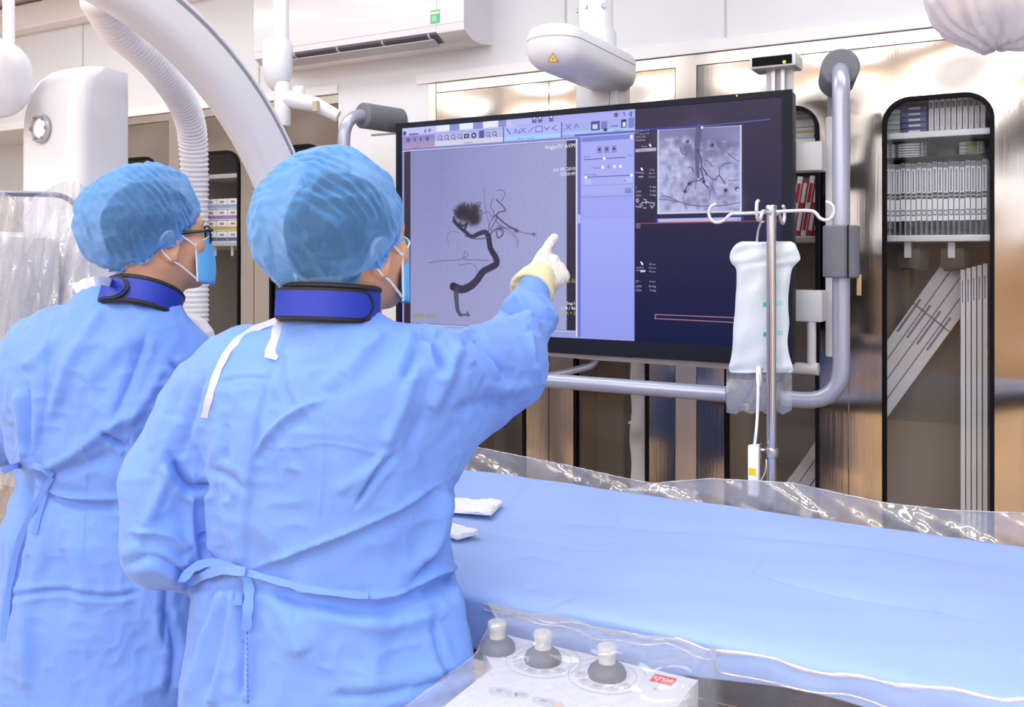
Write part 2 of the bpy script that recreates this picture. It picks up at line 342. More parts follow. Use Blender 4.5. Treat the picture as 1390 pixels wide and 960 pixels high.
# ------------------------------------------------------------------ distance-field modelling for bodies, cloth and hands
class Field:
    def __init__(s, lo, hi, h):
        s.h = h; s.lo = np.array(lo, np.float32); n = np.ceil((np.array(hi)-np.array(lo))/h).astype(int)+1
        s.ax = [(s.lo[i]+h*np.arange(n[i])).astype(np.float32) for i in range(3)]; s.d = np.full(n, 0.3, np.float32)
    def part(s, lo, hi):
        sl = []
        for i in range(3):
            a = int(max(0, math.floor((lo[i]-s.lo[i])/s.h))); b = int(min(len(s.ax[i]), math.ceil((hi[i]-s.lo[i])/s.h)+1)); sl.append(slice(a, max(a, b)))
        return tuple(sl), s.ax[0][sl[0]][:, None, None], s.ax[1][sl[1]][None, :, None], s.ax[2][sl[2]][None, None, :]
    def put(s, sl, b, k, cut=False):
        a = s.d[sl]
        if a.size == 0: return
        if cut: a, b = -a, b
        if k <= 0: r = np.minimum(a, b)
        else:
            t = np.clip(.5+.5*(b-a)/k, 0, 1); r = b*(1-t)+a*t-k*t*(1-t)
        s.d[sl] = -r if cut else r
    def cone(s, a, b, ra, rb, k=0.02, flat=None, cut=False):
        """tapering limb from a to b; flat=(axis, factor) squeezes it along an axis"""
        a, b = np.array(a, np.float32), np.array(b, np.float32); m = max(ra, rb)*1.05+k+2*s.h
        if flat is not None and flat[1] < 1: m /= flat[1]
        sl, x, y, z = s.part(np.minimum(a, b)-m, np.maximum(a, b)+m); e = b-a; L = float(e@e)
        px, py, pz = x-a[0], y-a[1], z-a[2]; t = np.clip((px*e[0]+py*e[1]+pz*e[2])/max(L, 1e-9), 0, 1)
        qx, qy, qz = px-t*e[0], py-t*e[1], pz-t*e[2]; d2 = qx*qx+qy*qy+qz*qz
        if flat is not None:
            n = np.array(flat[0], np.float32); n = n/np.linalg.norm(n); w_ = qx*n[0]+qy*n[1]+qz*n[2]; d2 = d2+w_*w_*(flat[1]**2-1)
        s.put(sl, np.sqrt(d2)-(ra+(rb-ra)*t), k, cut)
    def ell(s, c, r, R=None, k=0.02, cut=False):
        c = np.array(c, np.float32); m = max(r)+k+2*s.h; sl, x, y, z = s.part(c-m, c+m); p = (x-c[0], y-c[1], z-c[2])
        if R is not None: R = np.array(R, np.float32); p = [p[0]*R[i][0]+p[1]*R[i][1]+p[2]*R[i][2] for i in range(3)]
        k0 = np.sqrt((p[0]/r[0])**2+(p[1]/r[1])**2+(p[2]/r[2])**2); k1 = np.sqrt((p[0]/r[0]**2)**2+(p[1]/r[1]**2)**2+(p[2]/r[2]**2)**2)
        s.put(sl, k0*(k0-1)/np.maximum(k1, 1e-6), k, cut)
    def column(s, tab, ux, uy, k=0.03, pw=2.3):
        """upright body: rows (height, cx, cy, half width, half depth) in the frame ux/uy"""
        tab = sorted(tab); H = [t[0] for t in tab]; g = [np.interp(s.ax[2], H, [t[i] for t in tab]).astype(np.float32)[None, None, :] for i in range(1, 5)]
        x, y, z = s.ax[0][:, None, None], s.ax[1][None, :, None], s.ax[2][None, None, :]
        dx, dy = x-g[0], y-g[1]; u, v = dx*ux[0]+dy*ux[1], dx*uy[0]+dy*uy[1]
        q = (np.abs(u/g[2])**pw+np.abs(v/g[3])**pw)**(1/pw); d = (q-1)*np.minimum(g[2], g[3])
        d = np.maximum(d, np.maximum(H[0]-z, z-H[-1])); s.put((slice(None),)*3, d, k)
    def mesh(s):
        d = s.d; ins = d < 0; nx, ny, nz = d.shape
        c = sum(ins[i:nx-1+i, j:ny-1+j, k:nz-1+k].astype(np.int8) for i in (0, 1) for j in (0, 1) for k in (0, 1)); act = np.argwhere((c > 0) & (c < 8))
        idx = np.full((nx-1, ny-1, nz-1), -1, np.int32); idx[act[:, 0], act[:, 1], act[:, 2]] = np.arange(len(act)); acc = np.zeros((len(act), 3), np.float32); cnt = np.zeros(len(act), np.float32)
        cs = [(i, j, k) for i in (0, 1) for j in (0, 1) for k in (0, 1)]
        for a in cs:
            for b in cs:
                if sum(abs(a[i]-b[i]) for i in range(3)) != 1 or a > b: continue
                da = d[act[:, 0]+a[0], act[:, 1]+a[1], act[:, 2]+a[2]]; db = d[act[:, 0]+b[0], act[:, 1]+b[1], act[:, 2]+b[2]]; m = (da < 0) != (db < 0); t = np.where(m, da/np.where(m, da-db, 1), 0)
                acc += (np.array(a, np.float32)+t[:, None]*(np.array(b, np.float32)-np.array(a, np.float32)))*m[:, None]; cnt += m
        V = s.lo+(act+acc/cnt[:, None])*s.h; F_ = []
        for ax_ in range(3):
            sh = [slice(1, -1)]*3; sh[ax_] = slice(0, -1); sh2 = [slice(1, -1)]*3; sh2[ax_] = slice(1, None)
            A, B = ins[tuple(sh)], ins[tuple(sh2)]; e = np.argwhere(A != B); off = np.array([1, 1, 1]); off[ax_] = 0; e = e+off; fl = ins[e[:, 0], e[:, 1], e[:, 2]]
            u, v = [(1, 2), (2, 0), (0, 1)][ax_]; du, dv = np.zeros(3, int), np.zeros(3, int); du[u] = 1; dv[v] = 1
            g = lambda p: idx[p[:, 0], p[:, 1], p[:, 2]]
            q = np.stack([g(e-du-dv), g(e-dv), g(e), g(e-du)], 1); q[~fl] = q[~fl][:, ::-1]; F_.append(q[(q >= 0).all(1)])
        return V.astype(np.float64), np.concatenate(F_)
def vnorm(V, Fc):
    n = np.cross(V[Fc[:, 2]]-V[Fc[:, 0]], V[Fc[:, 3]]-V[Fc[:, 1]]); N = np.zeros_like(V)
    for i in range(4): np.add.at(N, Fc[:, i], n)
    return N/np.maximum(np.linalg.norm(N, axis=1, keepdims=True), 1e-12)
def relax(V, Fc, it=2, lam=0.5):
    e = np.concatenate([Fc[:, [0, 1]], Fc[:, [1, 2]], Fc[:, [2, 3]], Fc[:, [3, 0]]])
    for _ in range(it):
        S = np.zeros_like(V); c = np.zeros(len(V)); np.add.at(S, e[:, 0], V[e[:, 1]]); np.add.at(c, e[:, 0], 1); np.add.at(S, e[:, 1], V[e[:, 0]]); np.add.at(c, e[:, 1], 1)
        V = V+(S/np.maximum(c, 1)[:, None]-V)*lam
    return V
def subdiv(V, Fc):
    """one Catmull-Clark-like split of a quad mesh"""
    me = bpy.data.meshes.new('tmp'); me.from_pydata(V.tolist(), [], Fc.tolist()); o = bpy.data.objects.new('tmp', me); COL.objects.link(o)
    md = o.modifiers.new('s', 'SUBSURF'); md.levels = md.render_levels = 1; bpy.context.view_layer.update()
    ev = o.evaluated_get(bpy.context.evaluated_depsgraph_get()); m2 = ev.to_mesh(); n = len(m2.vertices)
    W = np.empty(n*3, np.float32); m2.vertices.foreach_get('co', W); Q = np.empty(len(m2.loops), np.int32); m2.loops.foreach_get('vertex_index', Q); ev.to_mesh_clear()
    bpy.data.objects.remove(o); bpy.data.meshes.remove(me); return W.reshape(-1, 3).astype(np.float64), Q.reshape(-1, 4)
LAT = np.random.RandomState(11).rand(32, 32, 32).astype(np.float32)
def vnoise(Pn, sc, seed=0):
    p = np.asarray(Pn)*sc+seed*7.31; i = np.floor(p).astype(int); f = p-i; f = f*f*(3-2*f); r = 0
    for a in (0, 1):
        for b in (0, 1):
            for c in (0, 1):
                r = r+LAT[(i[:, 0]+a) % 32, (i[:, 1]+b) % 32, (i[:, 2]+c) % 32]*(f[:, 0] if a else 1-f[:, 0])*(f[:, 1] if b else 1-f[:, 1])*(f[:, 2] if c else 1-f[:, 2])
    return r
def ridge(Pn, sc, seed=0): return 1-np.abs(2*vnoise(Pn, sc, seed)-1)*2
def folds(V, N, L):
    """cloth folds: each is (pixel polyline as seen in the photo, width px, height m, kind); only cloth facing the photo's side is moved"""
    uv, z = to_px(V); view = V-np.array([0, 0, EYE]); view /= np.linalg.norm(view, axis=1, keepdims=True); face = np.clip(-(N*view).sum(1)*2.5+.2, 0, 1); D_ = np.zeros(len(V))
    for (pl, wpx, amp, kind) in L:
        pl = np.array([(p.x, p.y) for p in spline([(x, y, 0) for x, y in pl], 5)]); lo, hi = pl.min(0)-4*wpx, pl.max(0)+4*wpx
        sel = np.where(((uv >= lo) & (uv <= hi)).all(1) & (face > 0))[0]
        if len(sel) == 0: continue
        q = uv[sel]; bd = np.full(len(sel), 1e9); bs2 = np.zeros(len(sel)); bt = np.zeros(len(sel)); n = len(pl)
        for i in range(n-1):
            a, e = pl[i], pl[i+1]-pl[i]; L2 = max(1e-9, e@e); t = np.clip(((q-a)@e)/L2, 0, 1); r = q-a-t[:, None]*e; dd = np.hypot(r[:, 0], r[:, 1]); m = dd < bd
            bd[m] = dd[m]; bs2[m] = np.sign(e[0]*r[m, 1]-e[1]*r[m, 0]); bt[m] = ((i+t)/(n-1))[m]
        tap = np.clip(np.sin(np.pi*np.clip(bt, .04, .96))*2.2, 0, 1); x = bd/wpx
        if kind == 'ridge': f = np.exp(-x*x)
        elif kind == 'sharp': f = np.exp(-1.6*x)
        elif kind == 'valley': f = -np.exp(-x*x)
        elif kind == 'crease': f = -np.exp(-2.0*x)+.45*np.exp(-(x-1.6)**2)
        elif kind == 'step': f = .5*np.tanh(3*bs2*x)*np.exp(-(x/2.2)**2)       # one side proud of the other
        elif kind == 'lap': f = np.where(bs2 > 0, np.exp(-1.2*x), -.6*np.exp(-3*x))
        D_[sel] += amp*f*tap*face[sel]
    return D_
def camdir(x, h, z): return np.array([CY_*x-SY_*z, SY_*x+CY_*z, h])
def nA(v): return np.array(v, float)
def unit(v): v = np.array(v, float); return v/np.linalg.norm(v)

# ------------------------------------------------------------------ materials of the people
def cloth(name, col, col2, rough, bump_s, transl=0.0, weave=900):
    m = bpy.data.materials.new(name); m.use_nodes = True; nt = m.node_tree; b = nt.nodes['Principled BSDF']; tc = nt.nodes.new('ShaderNodeTexCoord')
    n = nt.nodes.new('ShaderNodeTexNoise'); n.inputs['Scale'].default_value = weave; n.inputs['Detail'].default_value = 2
    nl = nt.nodes.new('ShaderNodeTexNoise'); nl.inputs['Scale'].default_value = 26; nl.inputs['Detail'].default_value = 5; nl.inputs['Distortion'].default_value = .8
    mx = nt.nodes.new('ShaderNodeMix'); mx.data_type = 'RGBA'; mx.inputs['A'].default_value = (*lin(col), 1); mx.inputs['B'].default_value = (*lin(col2), 1)
    nt.links.new(tc.outputs['Object'], n.inputs['Vector']); nt.links.new(tc.outputs['Object'], nl.inputs['Vector']); nt.links.new(n.outputs['Fac'], mx.inputs['Factor']); nt.links.new(mx.outputs['Result'], b.inputs['Base Color'])
    b.inputs['Roughness'].default_value = rough; b.inputs['Sheen Weight'].default_value = .15; b.inputs['Specular IOR Level'].default_value = .3
    b1 = nt.nodes.new('ShaderNodeBump'); b1.inputs['Strength'].default_value = bump_s; b1.inputs['Distance'].default_value = .012
    b2 = nt.nodes.new('ShaderNodeBump'); b2.inputs['Strength'].default_value = .15; b2.inputs['Distance'].default_value = .001
    nt.links.new(nl.outputs['Fac'], b1.inputs['Height']); nt.links.new(n.outputs['Fac'], b2.inputs['Height']); nt.links.new(b1.outputs[0], b2.inputs['Normal']); nt.links.new(b2.outputs[0], b.inputs['Normal'])
    MATS[name] = m; return m
GOWN = cloth('blue_gown_cloth', '#638ddf', '#7199e7', .75, .12)
SKIN = mat('skin', '#c9987c', .5, vary=(40, .06), bump=(300, .05), sss=.15)
HAIR = mat('dark_hair', '#14151c', .55, bump=(200, .4, (1, 1, .2)))
COLB = mat('collar_blue', '#142fa6', .5, bump=(500, .15)); COLK = mat('collar_black', '#12131a', .6)
MASKB = mat('mask_blue', '#62b4ee', .8, bump=(250, .1)); MASKW = mat('mask_white', '#d5e0ec', .8); TIE = mat('white_tie', '#d0d8ea', .8, bump=(300, .1))
GLOVE = mat('latex_glove', '#dbd5d0', .42, bump=(260, .22), vary=(30, .04), sss=.1); GLOVEC = mat('glove_cuff', '#e0d7ac', .4, bump=(160, .3))
GLS = mat('glasses_black', '#0c0c10', .25); LENS = mat('glasses_lens', '#dfe8ee', .02, trans=.92); TROU = mat('scrub_trousers', '#3f6fb4', .8); SHOE = mat('white_clog', '#d8d8da', .5); EYEW = mat('eye_white', '#e8e4e0', .2); IRIS = mat('iris_dark', '#1c120c', .15)
def bouffant():
    m = bpy.data.materials.new('bouffant_cloth'); m.use_nodes = True; nt = m.node_tree; b = nt.nodes['Principled BSDF']; out = nt.nodes['Material Output']
    b.inputs['Base Color'].default_value = (*lin('#5ea6ee'), 1); b.inputs['Roughness'].default_value = .7; b.inputs['Sheen Weight'].default_value = .3
    tr = nt.nodes.new('ShaderNodeBsdfTransparent'); tr.inputs[0].default_value = (.85, .93, 1, 1); tl = nt.nodes.new('ShaderNodeBsdfTranslucent'); tl.inputs[0].default_value = (*lin('#8cc4f8'), 1)
    a = nt.nodes.new('ShaderNodeMixShader'); a.inputs[0].default_value = .3; nt.links.new(b.outputs[0], a.inputs[1]); nt.links.new(tl.outputs[0], a.inputs[2])
    lw = nt.nodes.new('ShaderNodeLayerWeight'); lw.inputs[0].default_value = .45; mr = nt.nodes.new('ShaderNodeMapRange'); mr.inputs['To Min'].default_value = .32; mr.inputs['To Max'].default_value = 1.0
    at_ = nt.nodes.new('ShaderNodeAttribute'); at_.attribute_name = 'gather'
    ad = nt.nodes.new('ShaderNodeMath'); ad.operation = 'MULTIPLY_ADD'; ad.inputs[1].default_value = .75; nt.links.new(at_.outputs['Fac'], ad.inputs[0]); nt.links.new(mr.outputs[0], ad.inputs[2])
    sb = nt.nodes.new('ShaderNodeMath'); sb.operation = 'SUBTRACT'; sb.inputs[1].default_value = .0; sb.use_clamp = True; nt.links.new(ad.outputs[0], sb.inputs[0])
    nt.links.new(lw.outputs['Facing'], mr.inputs['Value']); c = nt.nodes.new('ShaderNodeMixShader'); nt.links.new(sb.outputs[0], c.inputs[0]); nt.links.new(tr.outputs[0], c.inputs[1]); nt.links.new(a.outputs[0], c.inputs[2]); nt.links.new(c.outputs[0], out.inputs[0])
    MATS['bouffant_cloth'] = m; return m
CAP = bouffant()

# ------------------------------------------------------------------ person builder
def frame_of(fwd, tilt=0.0):
    f = unit([fwd[0], fwd[1], 0]); r = np.array([f[1], -f[0], 0]); u = np.array([0, 0, 1.0])
    f2 = f*math.cos(tilt)-u*math.sin(tilt); u2 = u*math.cos(tilt)+f*math.sin(tilt); return r, f2, u2
def hand(fd, W, Dm, A, B, pose, g, k=.007, cut_w=True):
    """right hand: wrist W, palm direction Dm, A index->little, B out of the back; g = extra glove thickness"""
    kn = [W+Dm*.092-A*.027, W+Dm*.095-A*.003, W+Dm*.088+A*.018, W+Dm*.077+A*.037]; rad = [.0098, .0102, .0096, .0084]
    for i in range(4): fd.cone(W+A*(-.018+.012*i)+Dm*.005, kn[i], .0165+g, .0125+g, .014)
    fd.cone(W-Dm*.05, W+Dm*.01, .024+g, .026+g, .012, flat=(B, 1.25))
    tips = []
    for i in range(4):
        p = kn[i]; r = rad[i]+g; L = [(.045, .028, .024), (.046, .030, .024), (.042, .028, .023), (.034, .022, .020)][i]
        for s_, (l, (cd, cb, ca)) in enumerate(zip(L, pose[i])):
            d_ = unit(Dm*cd+B*cb+A*ca); q = p+d_*l; fd.cone(p, q, r*(1-.06*s_), r*(.94-.06*s_), .004 if s_ else k); p = q
        tips.append(p)
    t0 = W+Dm*.024-A*.018-B*.014; t1 = t0+unit(Dm*.75-A*.18-B*.62)*.042; t2 = t1+unit(Dm*.72+A*.30-B*.62)*.032; t3 = t2+unit(Dm*.45+A*.80-B*.35)*.026
    fd.cone(t0, t1, .0155+g, .0125+g, .012); fd.cone(t1, t2, .0115+g, .0105+g, .005); fd.cone(t2, t3, .0105+g, .0088+g, .004); return tips
def person(cfg):
    n = cfg['name_i']; c = nA(cfg['centre']); f = unit([*cfg['face'], 0]); r = np.array([f[1], -f[0], 0]); up = np.array([0, 0, 1.])
    root = thing('person', cfg['label'], 'person', (c[0], c[1], 0), cfg.get('group'))
    at = lambda u, v, z: np.array([c[0], c[1], 0])+r*u+f*v+up*z
    # ---- body: torso, legs and arms, then a finer head joined into the same mesh
    B_ = Field((c[0]-.62, c[1]-.45, 0), (c[0]+.62, c[1]+.75, 1.60), .012)
    tb = [(z, *(at(0, o, 0)[:2]), a, b) for z, o, a, b in ((.82, 0, .15, .10), (.95, 0, .155, .105), (1.08, .01, .135, .09), (1.25, .005, .15, .095), (1.38, -.005, .155, .09), (1.44, -.01, .12, .07))]
    B_.column(tb, r, f, .03)
    nk = nA(cfg['head'])-up*.10
    B_.cone(at(0, -.02, 1.40), nk, .062, .055, .05)
    for s_ in (-1, 1):
        B_.cone(at(0, -.02, 1.42), at(.15*s_, -.01, 1.40), .055, .05, .04)
        B_.cone(at(.085*s_, 0, .84), at(.09*s_, .01, .48), .082, .052, .03); B_.cone(at(.09*s_, .01, .48), at(.095*s_, -.03, .09), .052, .036, .02)
        B_.cone(at(.095*s_, -.04, .055), at(.115*s_, .13, .045), .036, .032, .02)
    for (S_, E_, W_) in (cfg['armR'], cfg['armL']): B_.cone(S_, E_, .050, .040, .03); B_.cone(E_, W_, .041, .028, .02)
    bv, bf = B_.mesh()
    hr, hf, hu = frame_of(cfg['look'], cfg.get('nod', 0)); hc = nA(cfg['head']); hp = lambda x, y, z: hc+hr*x+hf*y+hu*z; R = np.stack([hr, hf, hu])
    Hd = Field(hc-.17, hc+.17, .0026)
    Hd.ell(hp(0, -.012, .035), (.076, .096, .088), R, .0); Hd.ell(hp(0, .030, -.025), (.062, .066, .085), R, .03)
    Hd.cone(hp(-.052, .0, -.045), hp(-.018, .068, -.094), .020, .016, .03); Hd.cone(hp(.052, .0, -.045), hp(.018, .068, -.094), .020, .016, .03); Hd.ell(hp(0, .075, -.090), (.022, .018, .018), R, .02)
    Hd.cone(hp(0, .088, .022), hp(0, .110, -.024), .009, .014, .014); Hd.ell(hp(-.012, .100, -.028), (.010, .011, .009), R, .008); Hd.ell(hp(.012, .100, -.028), (.010, .011, .009), R, .008)
    Hd.ell(hp(0, .088, -.055), (.026, .014, .010), R, .012); Hd.ell(hp(0, .088, -.064), (.022, .013, .008), R, .008); Hd.cone(hp(-.045, .072, .030), hp(.045, .072, .030), .016, .016, .02)
    for s_ in (-1, 1):
        Hd.ell(hp(.048*s_, .062, -.018), (.024, .020, .022), R, .03); Hd.ell(hp(.032*s_, .088, .006), (.017, .012, .010), R, .008, cut=True); Hd.ell(hp(.032*s_, .078, .004), (.014, .013, .011), R, .006)
        e_ = hp(.079*s_, -.006, -.012); Re = np.stack([unit(hr*s_-hf*.35), unit(hf+hr*s_*.35), hu]); Hd.ell(e_, (.010, .021, .033), Re, .006); Hd.ell(e_+hr*.010*s_+hf*.003, (.007, .010, .018), Re, .004, cut=True); Hd.ell(e_-hu*.028+hf*.006, (.007, .010, .010), Re, .006)
    Hd.cone(hp(0, -.035, -.06), nk-up*.06-f*.01, .058, .058, .04)
    Hd.cone(hp(-.025, -.05, -.05), nk-up*.06-f*.03-hr*.02, .03, .034, .02); Hd.cone(hp(.025, -.05, -.05), nk-up*.06-f*.03+hr*.02, .03, .034, .02)
    hv, hq = Hd.mesh(); hv = relax(hv, hq, 1)
    vs, fs = [bv, hv], [bf, hq+len(bv)]
    if cfg.get('point'):
        Wd, Dm, A, Bk, pose = cfg['point']; Hf = Field(np.minimum(Wd, Wd+Dm*.2)-.12, np.maximum(Wd, Wd+Dm*.2)+.12, .003); hand(Hf, Wd, Dm, A, Bk, pose, -.0012); v, q = Hf.mesh(); fs.append(q+sum(len(a) for a in vs)); vs.append(v)
    body = obj('body', (np.concatenate(vs), np.concatenate(fs)), SKIN, root, 180)
    # ---- hair, brows, eyes
    Hh = Field(hc-.17, hc+.17, .005); Hh.ell(hp(0, -.014, .037), (.081, .0995, .093), R, 0); Hh.ell(hp(0, -.048, -.008), (.068, .052, .050), R, .02);
    for s_ in (-1, 1): Hh.cone(hp(.073*s_, .018, .03), hp(.070*s_, .022, -.006), .009, .004, .008)
    Hh.ell(hp(0, .075, -.02), (.09, .055, .075), R, .01, cut=True); Hh.ell(hp(0, .06, -.09), (.12, .09, .08), R, .01, cut=True)
    v, q = Hh.mesh(); obj('hair', (v, q), HAIR, root, 180)
    for s_ in (-1, 1):
        eb = Field(hp(.034*s_, .088, .03)-.05, hp(.034*s_, .088, .03)+.05, .002); eb.cone(hp(.016*s_, .0925, .026), hp(.036*s_, .0895, .031), .0042, .0042, .004); eb.cone(hp(.036*s_, .0895, .031), hp(.054*s_, .076, .026), .0042, .0025, .004)
        v, q = eb.mesh(); obj('eyebrow', (v, q), HAIR, root, 180)
        ec = Vector(hp(.032*s_, .0805, .004)); ev_ = obj('eye', MB().lathe([(.0115*math.sin(t), .0115*-math.cos(t)) for t in np.linspace(.05, 3.1, 10)], ec, Vector(hf), 14), EYEW, root, 180)
        obj('iris', MB().lathe([(.0052, .0098), (.004, .0112), (.001, .0118)], ec, Vector(hf), 12), IRIS, ev_, 180)
    # ---- trousers and shoes
    T_ = Field((c[0]-.35, c[1]-.35, .05), (c[0]+.35, c[1]+.35, 1.1), .014)
    for s_ in (-1, 1): T_.cone(at(.08*s_, 0, .92), at(.092*s_, .005, .48), .11, .085, .03); T_.cone(at(.092*s_, .005, .48), at(.095*s_, -.03, .13), .085, .075, .02)
    v, q = T_.mesh(); obj('trousers', (v, q), TROU, root, 180)
    for s_ in (-1, 1):
        S_ = Field(at(.1*s_, .05, .05)-np.array([.2, .2, .05]), at(.1*s_, .05, .05)+np.array([.2, .2, .08]), .007); S_.cone(at(.095*s_, -.045, .056), at(.118*s_, .14, .050), .052, .046, .02); S_.d = np.maximum(S_.d, .004-S_.ax[2][None, None, :]); S_.d[:, :, 0] = .05
        v, q = S_.mesh(); obj('shoe', (v, q), SHOE, root, 180)
    # ---- gown
    G = Field(cfg['glo'], cfg['ghi'], .007)
    G.column(cfg['gown'](at), r, f, .03, 2.2)
    for (a, b, ra, rb, k) in cfg['yoke'](at): G.cone(a, b, ra, rb, k)
    for (a, b, ra, rb, k) in cfg['sleeves']: G.cone(a, b, ra, rb, k)
    G.d[:, :, 0] = .05
    nb = nA(cfg['collar']); G.cone(at(0, -.02, 1.35), nb-up*.055, .10, cfg['csize'][0]+.012, .045)
    v, q = G.mesh(); v = relax(v, q, 2); v, q = subdiv(v, q); N_ = vnorm(v, q)
    nz_ = cfg.get('seed', 0); w1 = .03*np.stack([vnoise(v, 6, nz_+k) for k in (11, 12, 13)], 1); vw = v+w1; dg = np.array([[.8, .3, .5], [-.3, .9, -.3], [-.5, .1, .85]]); vr = vw@dg.T
    D_ = .0070*ridge(vr*np.array([.45, .8, 1]), 8, nz_)+.0042*ridge(vr*np.array([1, .7, .4]), 15, nz_+3)+.0020*ridge(vw, 34, nz_+5)
    D_ = (D_-D_.mean())*cfg.get('rough', 1)+folds(v, N_, cfg['folds']); v = v+N_*D_[:, None]
    gown = obj('gown', (v, q), GOWN, root, 180)
    # ---- cap
    cx, cy, cz, tilt, ra, rb, H, roll = cfg['cap']; ux = hr; uy = unit(hf*math.cos(tilt)+hu*math.sin(tilt)); uz = np.cross(ux, uy); ux, uz = unit(ux*math.cos(roll)+uz*math.sin(roll)), unit(uz*math.cos(roll)-ux*math.sin(roll)); cc = hp(cx, cy, cz)
    prof = [(.0, 1.0), (.25, .985), (.5, .92), (.72, .79), (.88, .60), (.97, .40), (1.0, .20), (1.0, .02), (.965, -.14), (.90, -.26), (.82, -.33), (.775, -.36), (.77, -.385), (.80, -.41)]
    pp = [(p.x, p.y) for p in spline([(a, b, 0) for a, b in prof], 9)]; M_ = 300; th = np.arange(M_)*2*np.pi/M_; rows = []; s_ = cfg.get('seed', 0)
    for j, (pr_, ph_) in enumerate(pp):
        k = j/(len(pp)-1); ga = max(0, (k-.62)/.38); egg = 1+.05*np.sin(th)*-1
        rr = pr_*(1+ga*.035*np.sin(th*37+3*np.sin(th*5+s_))+ga*.02*np.sin(th*71+s_)+.02*np.sin(3*th+s_)*pr_)
        rows.append(cc[None]+np.outer(np.cos(th)*ra*rr*egg, ux)+np.outer(np.sin(th)*rb*rr, uy)+np.outer(np.full(M_, H*ph_)+.006*ga*np.sin(th*9+s_*2), uz))
    Vc = np.concatenate(rows); nr = len(rows); i = np.arange(nr-1)[:, None]*M_; a = np.arange(M_)[None]; b = (np.arange(M_)[None]+1) % M_; Fq = np.stack([i+a, i+b, i+M_+b, i+M_+a], -1).reshape(-1, 4)[:, ::-1]
    Nc = vnorm(Vc, Fq); o_ = Vc-cc; U, W2, Zc = o_@ux, o_@uy, o_@uz; wob = vnoise(Vc, 22, 1+s_)*5
    pleat = np.sin(2*np.pi*W2/.0165+wob+.8*np.sin(U*30))            # the crimped cloth: bands across the head
    brk = np.clip(vnoise(Vc*np.array([1, 1, 1]), 38, 4+s_)*2.2-.5, 0, 1); D2 = .0016*np.sign(pleat)*np.abs(pleat)**.7*brk+.006*ridge(Vc, 15, 6+s_)*.6+.0035*ridge(Vc, 33, 8+s_)
    Vc = Vc+Nc*(D2-D2.mean())[:, None]; cap = obj('bouffant_cap', (Vc, Fq), CAP, root, 180)
    ga_ = cap.data.attributes.new('gather', 'FLOAT', 'POINT'); ga_.data.foreach_set('value', np.repeat(np.clip((np.linspace(0, 1, nr)-.55)/.35, 0, 1), M_)*.8+.25*np.clip(ridge(Vc, 30, 3)*.7+ridge(Vc, 60, 5)*.5-.55, 0, 1))
    # ---- mask with ear loops
    rows = []
    for j in range(11):
        v_ = j/10; row = []
        for i_ in range(25):
            u_ = -1+i_/12; a = u_*1.34; w_ = 1-.25*abs(2*v_-1)**2*abs(u_)**2; zz_ = -.112+.112*v_-.002+(.012 if v_ > .9 else 0)*(1-abs(u_))
            y_ = .028+(.088+.016*math.exp(-(u_/.25)**2)*math.sin(math.pi*min(1, .25+v_*.75))-.010*(1-v_))*math.cos(a)**.8 if math.cos(a) > 0 else .028; x_ = (.0745-.008*(1-v_))*math.sin(a)
            row.append(Vector(hp(x_, y_, zz_*w_ + (-.048)*(1-w_)+ .0012*math.sin(v_*math.pi*6))))
        rows.append(row)
    mk = MB().grid(rows); mo = obj('face_mask', mk, MASKB, root, 180); sd = mo.modifiers.new('thickness', 'SOLIDIFY'); sd.thickness = .0015
    ed = MB()
    for side in (0, -1): ed.tube([rows[j][side] for j in range(11)], .0022, 6)
    ed.tube(rows[-1], .0016, 6); obj('mask_edge', ed, MASKW, mo)
    for s_ in (-1, 1):
        lp = MB(); t_, b_ = Vector(rows[9][-1 if s_ > 0 else 0]), Vector(rows[1][-1 if s_ > 0 else 0]); E = lambda x, y, z: Vector(hp(x*s_, y, z))
        lp.tube(spline([t_, E(.0805, .020, .008), E(.085, -.004, .018), E(.084, -.022, .006), E(.082, -.024, -.018), E(.083, -.010, -.040), E(.078, .014, -.058), b_], 5), .0022, 6)
        obj('ear_loop', lp, MASKW, mo)
    # ---- neck collar
    nc = nA(cfg['collar']); tl = cfg['ctilt']; dr = unit(f*math.cos(tl)-up*math.sin(tl)); du = np.cross(r, dr); ka, kb, hgt, yaw = cfg['csize']
    def ringp(t, h, e): return Vector(nc+r*math.sin(t)*(ka+e)+dr*-math.cos(t)*(kb+e)+du*h)
    def bandmesh(t0, t1, h0, h1, e0, e1, n=44, rnd=0.0):
        mb = MB(); gr = []
        for e in (e1, e0):
            rowl, rowh = [], []
            for k in range(n+1):
                u_ = k/n; t = t0+(t1-t0)*u_; m_ = (h0+h1)/2; hh_ = (h1-h0)/2; x = (1-u_)*(t1-t0)*ka
                q_ = 1.0 if not rnd or x > rnd else math.sqrt(max(0.02, 1-((rnd-x)/rnd)**2)); rowl.append(ringp(t, m_-hh_*q_, e)); rowh.append(ringp(t, m_+hh_*q_, e))
            gr += [rowl, rowh] if e == e1 else [rowh, rowl]
        vs_ = [p for row in gr for p in row]; m = n+1; fs_ = [(a_*m+k, a_*m+k+1, ((a_+1) % 4)*m+k+1, ((a_+1) % 4)*m+k) for a_ in range(4) for k in range(n)]
        fs_ += [tuple(a_*m for a_ in (3, 2, 1, 0)), tuple(a_*m+n for a_ in range(4))]; return mb.add(vs_, fs_)
    cl = obj('neck_collar', bandmesh(yaw-3.1, yaw+3.1, -hgt, hgt, .000, .008, 60), COLB, root, 50)
    for hh_ in (-hgt, hgt): obj('collar_piping', MB().tube([ringp(yaw-3.1+6.2*k/50, hh_, .005) for k in range(51)], .0055, 8), COLK, cl)
